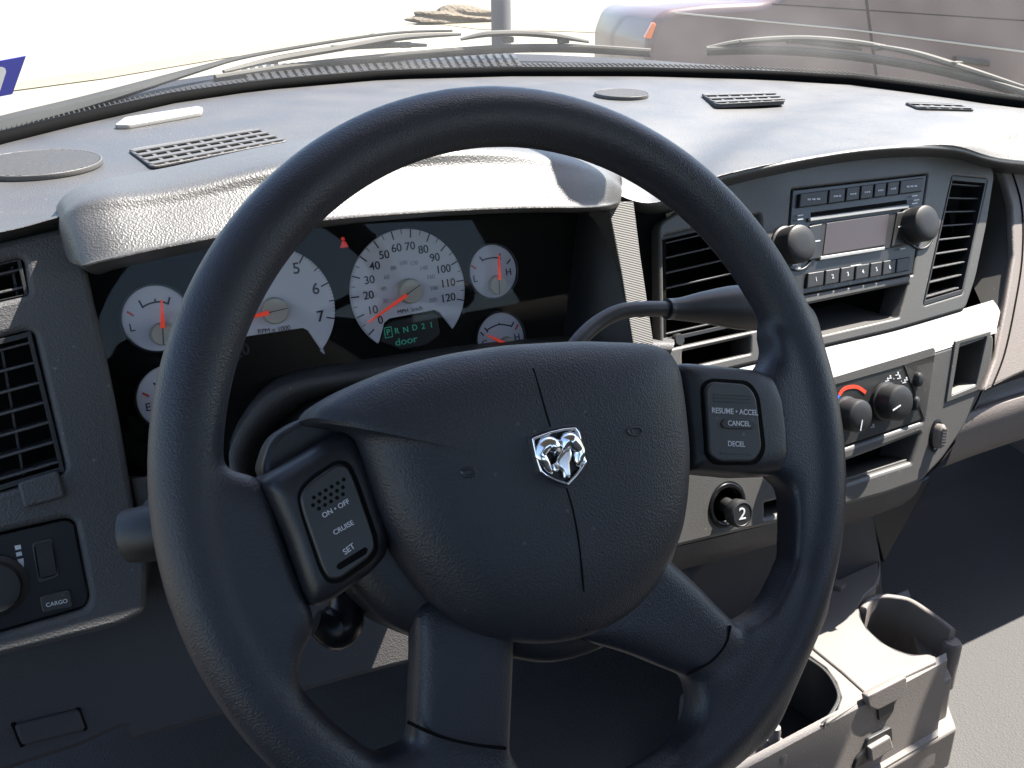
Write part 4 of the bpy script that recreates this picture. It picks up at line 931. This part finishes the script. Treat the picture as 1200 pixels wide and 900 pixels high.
# left well: cup wall left of the lid, its shade put into the dark colour
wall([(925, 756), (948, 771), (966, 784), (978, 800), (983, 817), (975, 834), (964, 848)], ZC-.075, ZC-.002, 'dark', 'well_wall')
rimL = [(953, 762), (985, 788), (1017, 816), (972, 846), (962, 850), (966, 844), (980, 834), (986, 817), (980, 799), (968, 782), (950, 769), (930, 757), (940, 752)]
link('well_rim', pl(FZ, [loc(FZ, rimL, -.002, .001)], -.012, -.002, .0015), 'console', con)
for (u, v, rr_, hh) in ((906, 872, .015, .0), (909, 852, .0055, .02)):
    pc = Zc(u, v, ZC+hh-.01); link('post', lathe(Frame((pc[0], pc[1], ZC-.10), (1, 0, 0), (0, 1, 0)), [(rr_, 0), (rr_, .085+hh), (rr_*.85, .09+hh), (.001, .0905+hh)], 24), 'console', con)
link('well_floor', hexa([Zc(860, 760, ZC-.08), Zc(985, 780, ZC-.08), Zc(1000, 840, ZC-.08), Zc(860, 900, ZC-.08), Zc(860, 760, ZC-.075), Zc(985, 780, ZC-.075), Zc(1000, 840, ZC-.075), Zc(860, 900, ZC-.075)]), 'dark', con)
# latch tab and release notch on the skirt
FSK = Frame(dn(A0[2], ZC-.04, .006), A0[-1]-A0[0], (-outw[0]*.15, -outw[1]*.15, 1))
link('latch_tab', pl(FSK, [loc(FSK, [(1015, 816), (1062, 792), (1062, 806), (1055, 818), (1028, 832), (1018, 828)], .003, .004)], -.004, .004, .0015), 'console', con)
link('latch_recess', pl(FSK, [loc(FSK, [(1028, 826), (1048, 815), (1047, 832), (1040, 843), (1030, 845)], .001, .003)], -.004, .0018, .0005), 'dark', con)
link('release_recess', pl(FSK, [loc(FSK, [(1012, 880), (1018, 866), (1045, 852), (1046, 868), (1018, 892), (1000, 902), (1004, 890)], .003, .003)], -.004, .0035, .001), 'dark', con)
link('release_tab', pl(FSK, [loc(FSK, [(1018, 876), (1042, 862), (1046, 876), (1020, 893)], .006, .002)], -.002, .008, .002), 'console', con)
link('hinge_clip', pl(FZ, [loc(FZ, [(980, 679), (992, 684), (986, 690), (976, 686)], .004, .001)], -.002, .005, .001), 'console', con)

# ============================================================ FOOTWELL: pedals, kick panel
pd = thing('brake_pedal', 'black brake pedal on its arm in the dark footwell', 'pedal', (.27, .95, .95))
link('pedal_arm', tube([(.27, 1.05, 1.25), (.27, 1.0, 1.1), (.27, .93, 1.0)], .009, 10, 14), 'dark', pd)
link('pedal_pad', hexa([(.21, .90, .97), (.33, .90, .97), (.33, .92, .965), (.21, .92, .965), (.21, .935, 1.03), (.33, .935, 1.03), (.33, .95, 1.02), (.21, .95, 1.02)]), 'tire', pd, bevel=.004)
pd = thing('accelerator_pedal', 'narrow black accelerator pedal to the right of the brake', 'pedal', (.45, .98, .9))
link('pedal_arm', tube([(.47, 1.1, 1.2), (.46, 1.05, 1.05), (.45, 1.0, .98)], .007, 10, 14), 'dark', pd)
link('pedal_pad', hexa([(.425, .93, .87), (.48, .93, .87), (.48, .95, .865), (.425, .95, .865), (.425, 1.0, 1.02), (.48, 1.0, 1.02), (.48, 1.02, 1.01), (.425, 1.02, 1.01)]), 'tire', pd, bevel=.004)
kp = loft([[(1.10, 1.22, 1.28), (1.10, 1.22, 1.1), (1.12, 1.2, .95)], [(1.35, 1.10, 1.28), (1.36, 1.10, 1.05), (1.38, 1.06, .90)], [(1.55, .85, 1.18), (1.55, .82, 1.0), (1.54, .78, .84)], [(1.64, .3, 1.1), (1.63, .25, 1.0), (1.62, .2, .82)]], 16, m_rows=24)
tag(link('kick_panel', kp, 'tan'), 'taupe kick panel below the glove box at the right edge', 'panel')

# ============================================================ OUTSIDE: parked car, post, rock, sticker
pc_ = thing('parked_car', 'maroon car parked outside ahead on the right, amber corner lamp towards the left', 'car', (9, 7, 0))
FCAR = Frame(CAM+ray(765, 50)*7.2/np.linalg.norm(ray(765, 50)[:2]), (1, -.40, 0), (0, 0, 1))
def C2(u, v, d=0): return FCAR.wp(u, v, d)
sil = [(760, 40), (768, 20), (782, 11), (830, 5), (905, 2)]
rws = []
for k, (dx, dd_) in enumerate(((0, 0), (.0, .35), (.0, -.35))): pass
bl = [FCAR.px(u, v) for u, v in sil]
x0_, z0_ = FCAR.px(757, 48); zb = FCAR.px(760, 40)[1]
top_z = FCAR.px(830, 5)[1]
gz = -FCAR.o[2]
outl = [(x0_, gz+.35)]+[FCAR.px(757, 50)]+bl+[(bl[-1][0]+.75, top_z+.55), (bl[-1][0]+2.4, top_z+.58), (bl[-1][0]+2.9, top_z+.08), (bl[-1][0]+3.6, top_z), (bl[-1][0]+3.65, gz+.35)]
link('body', pl(FCAR, [fillet(outl, .12)], -1.75, 0, .06), 'maroon', pc_)
win = [(bl[-1][0]+.25, top_z+.08), (bl[-1][0]+.82, top_z+.48), (bl[-1][0]+2.3, top_z+.5), (bl[-1][0]+2.7, top_z+.08)]
link('side_window', pl(FCAR, [fillet(win, .05)], -.02, .008, .004), 'glassd', pc_)
link('corner_lamp', pl(FCAR, [loc(FCAR, [(756, 44), (766, 26), (769, 29), (763, 46)], .01, .01)], -.05, .012, .005), 'amber', pc_)
link('body_crease', pl(FCAR, [loc(FCAR, [(790, 14), (1000, 34), (1300, 72), (1300, 75), (1000, 36), (790, 16)], .01)], -.002, .012, .002), 'silver', pc_)
link('door_gap', pl(FCAR, [loc(FCAR, [(1010, -30), (1013, -30), (1034, 130), (1031, 130)], .004)], -.002, .004, .0005), 'black', pc_)
link('door_gap', pl(FCAR, [loc(FCAR, [(905, 4), (1300, 30), (1300, 31.5), (905, 5.5)], .004)], -.002, .004, .0005), 'black', pc_)
link('door_handle', pl(FCAR, [loc(FCAR, [(1120, 66), (1160, 71), (1160, 78), (1120, 73)], .03, .01)], 0, .04, .01), 'dark', pc_)
for xx in (x0_+.85, bl[-1][0]+2.8):
    wf = FCAR.at(xx, gz+.34, 0, .0); t_ = link('wheel', lathe(wf, [(.2, -.18), (.33, -.17), (.34, -.1), (.34, -.02), (.32, .01), (.22, .012)], 40), 'tire', pc_); link('wheel_rim', lathe(wf, [(.21, 0), (.2, .016), (.05, .02)], 24), 'silver', t_)
d_ = ray(587, 10); d_ = d_/np.linalg.norm(d_[:2]); pp_ = CAM+d_*11
tag(link('post', lathe(Frame((pp_[0], pp_[1], 0), (1, 0, 0), (0, 1, 0)), [(.13, 0), (.11, .05), (.105, 3.2), (.1, 3.22)], 20), 'post'), 'dark grey post standing in the bright lot beyond the wiper', 'post')
rk = zp(535, 24, .1); bm = bmesh.new(); bmesh.ops.create_icosphere(bm, subdivisions=4, radius=1)
for v in bm.verts:
    q = v.co.normalized(); f_ = 1+.25*math.sin(3*q.x+1)*math.cos(4*q.y)+.12*math.sin(9*q.z+5*q.x)
    v.co = Vector((q.x*2.0*f_, q.y*1.0*f_, q.z*.42*f_))
me = bpy.data.meshes.new('m'); bm.to_mesh(me); bm.free(); me.transform(Matrix.Translation((float(rk[0]), float(rk[1]), .2)))
tag(link('rock', me, 'rock'), 'low tan rock on the bright ground left of the post', 'rock')
# sticker on the inside of the windshield (its lower left)
ns = np.cross(base[4]-base[1], topc[2]-base[2]); ns /= np.linalg.norm(ns)
FS = Frame(ext(10, 120, -.03), base[4]-base[1], topc[2]-base[2])
stk = link('sticker', pl(FS, [loc(FS, [(-40, 78), (30, 65), (14, 110), (-50, 122)], 0, .001)], 0, .0006, .0001), 'blue', None)
tag(stk, 'blue windshield sticker with a white letter at the far left', 'sticker')
link('white_letter', pl(FS, [loc(FS, [(-45, 89), (2, 78), (6, 80), (7, 84), (0, 106), (-8, 113), (-10, 108), (-3, 88), (-45, 98)], .0006, .001)], .0006, .0009, .0001), 'visor', stk)
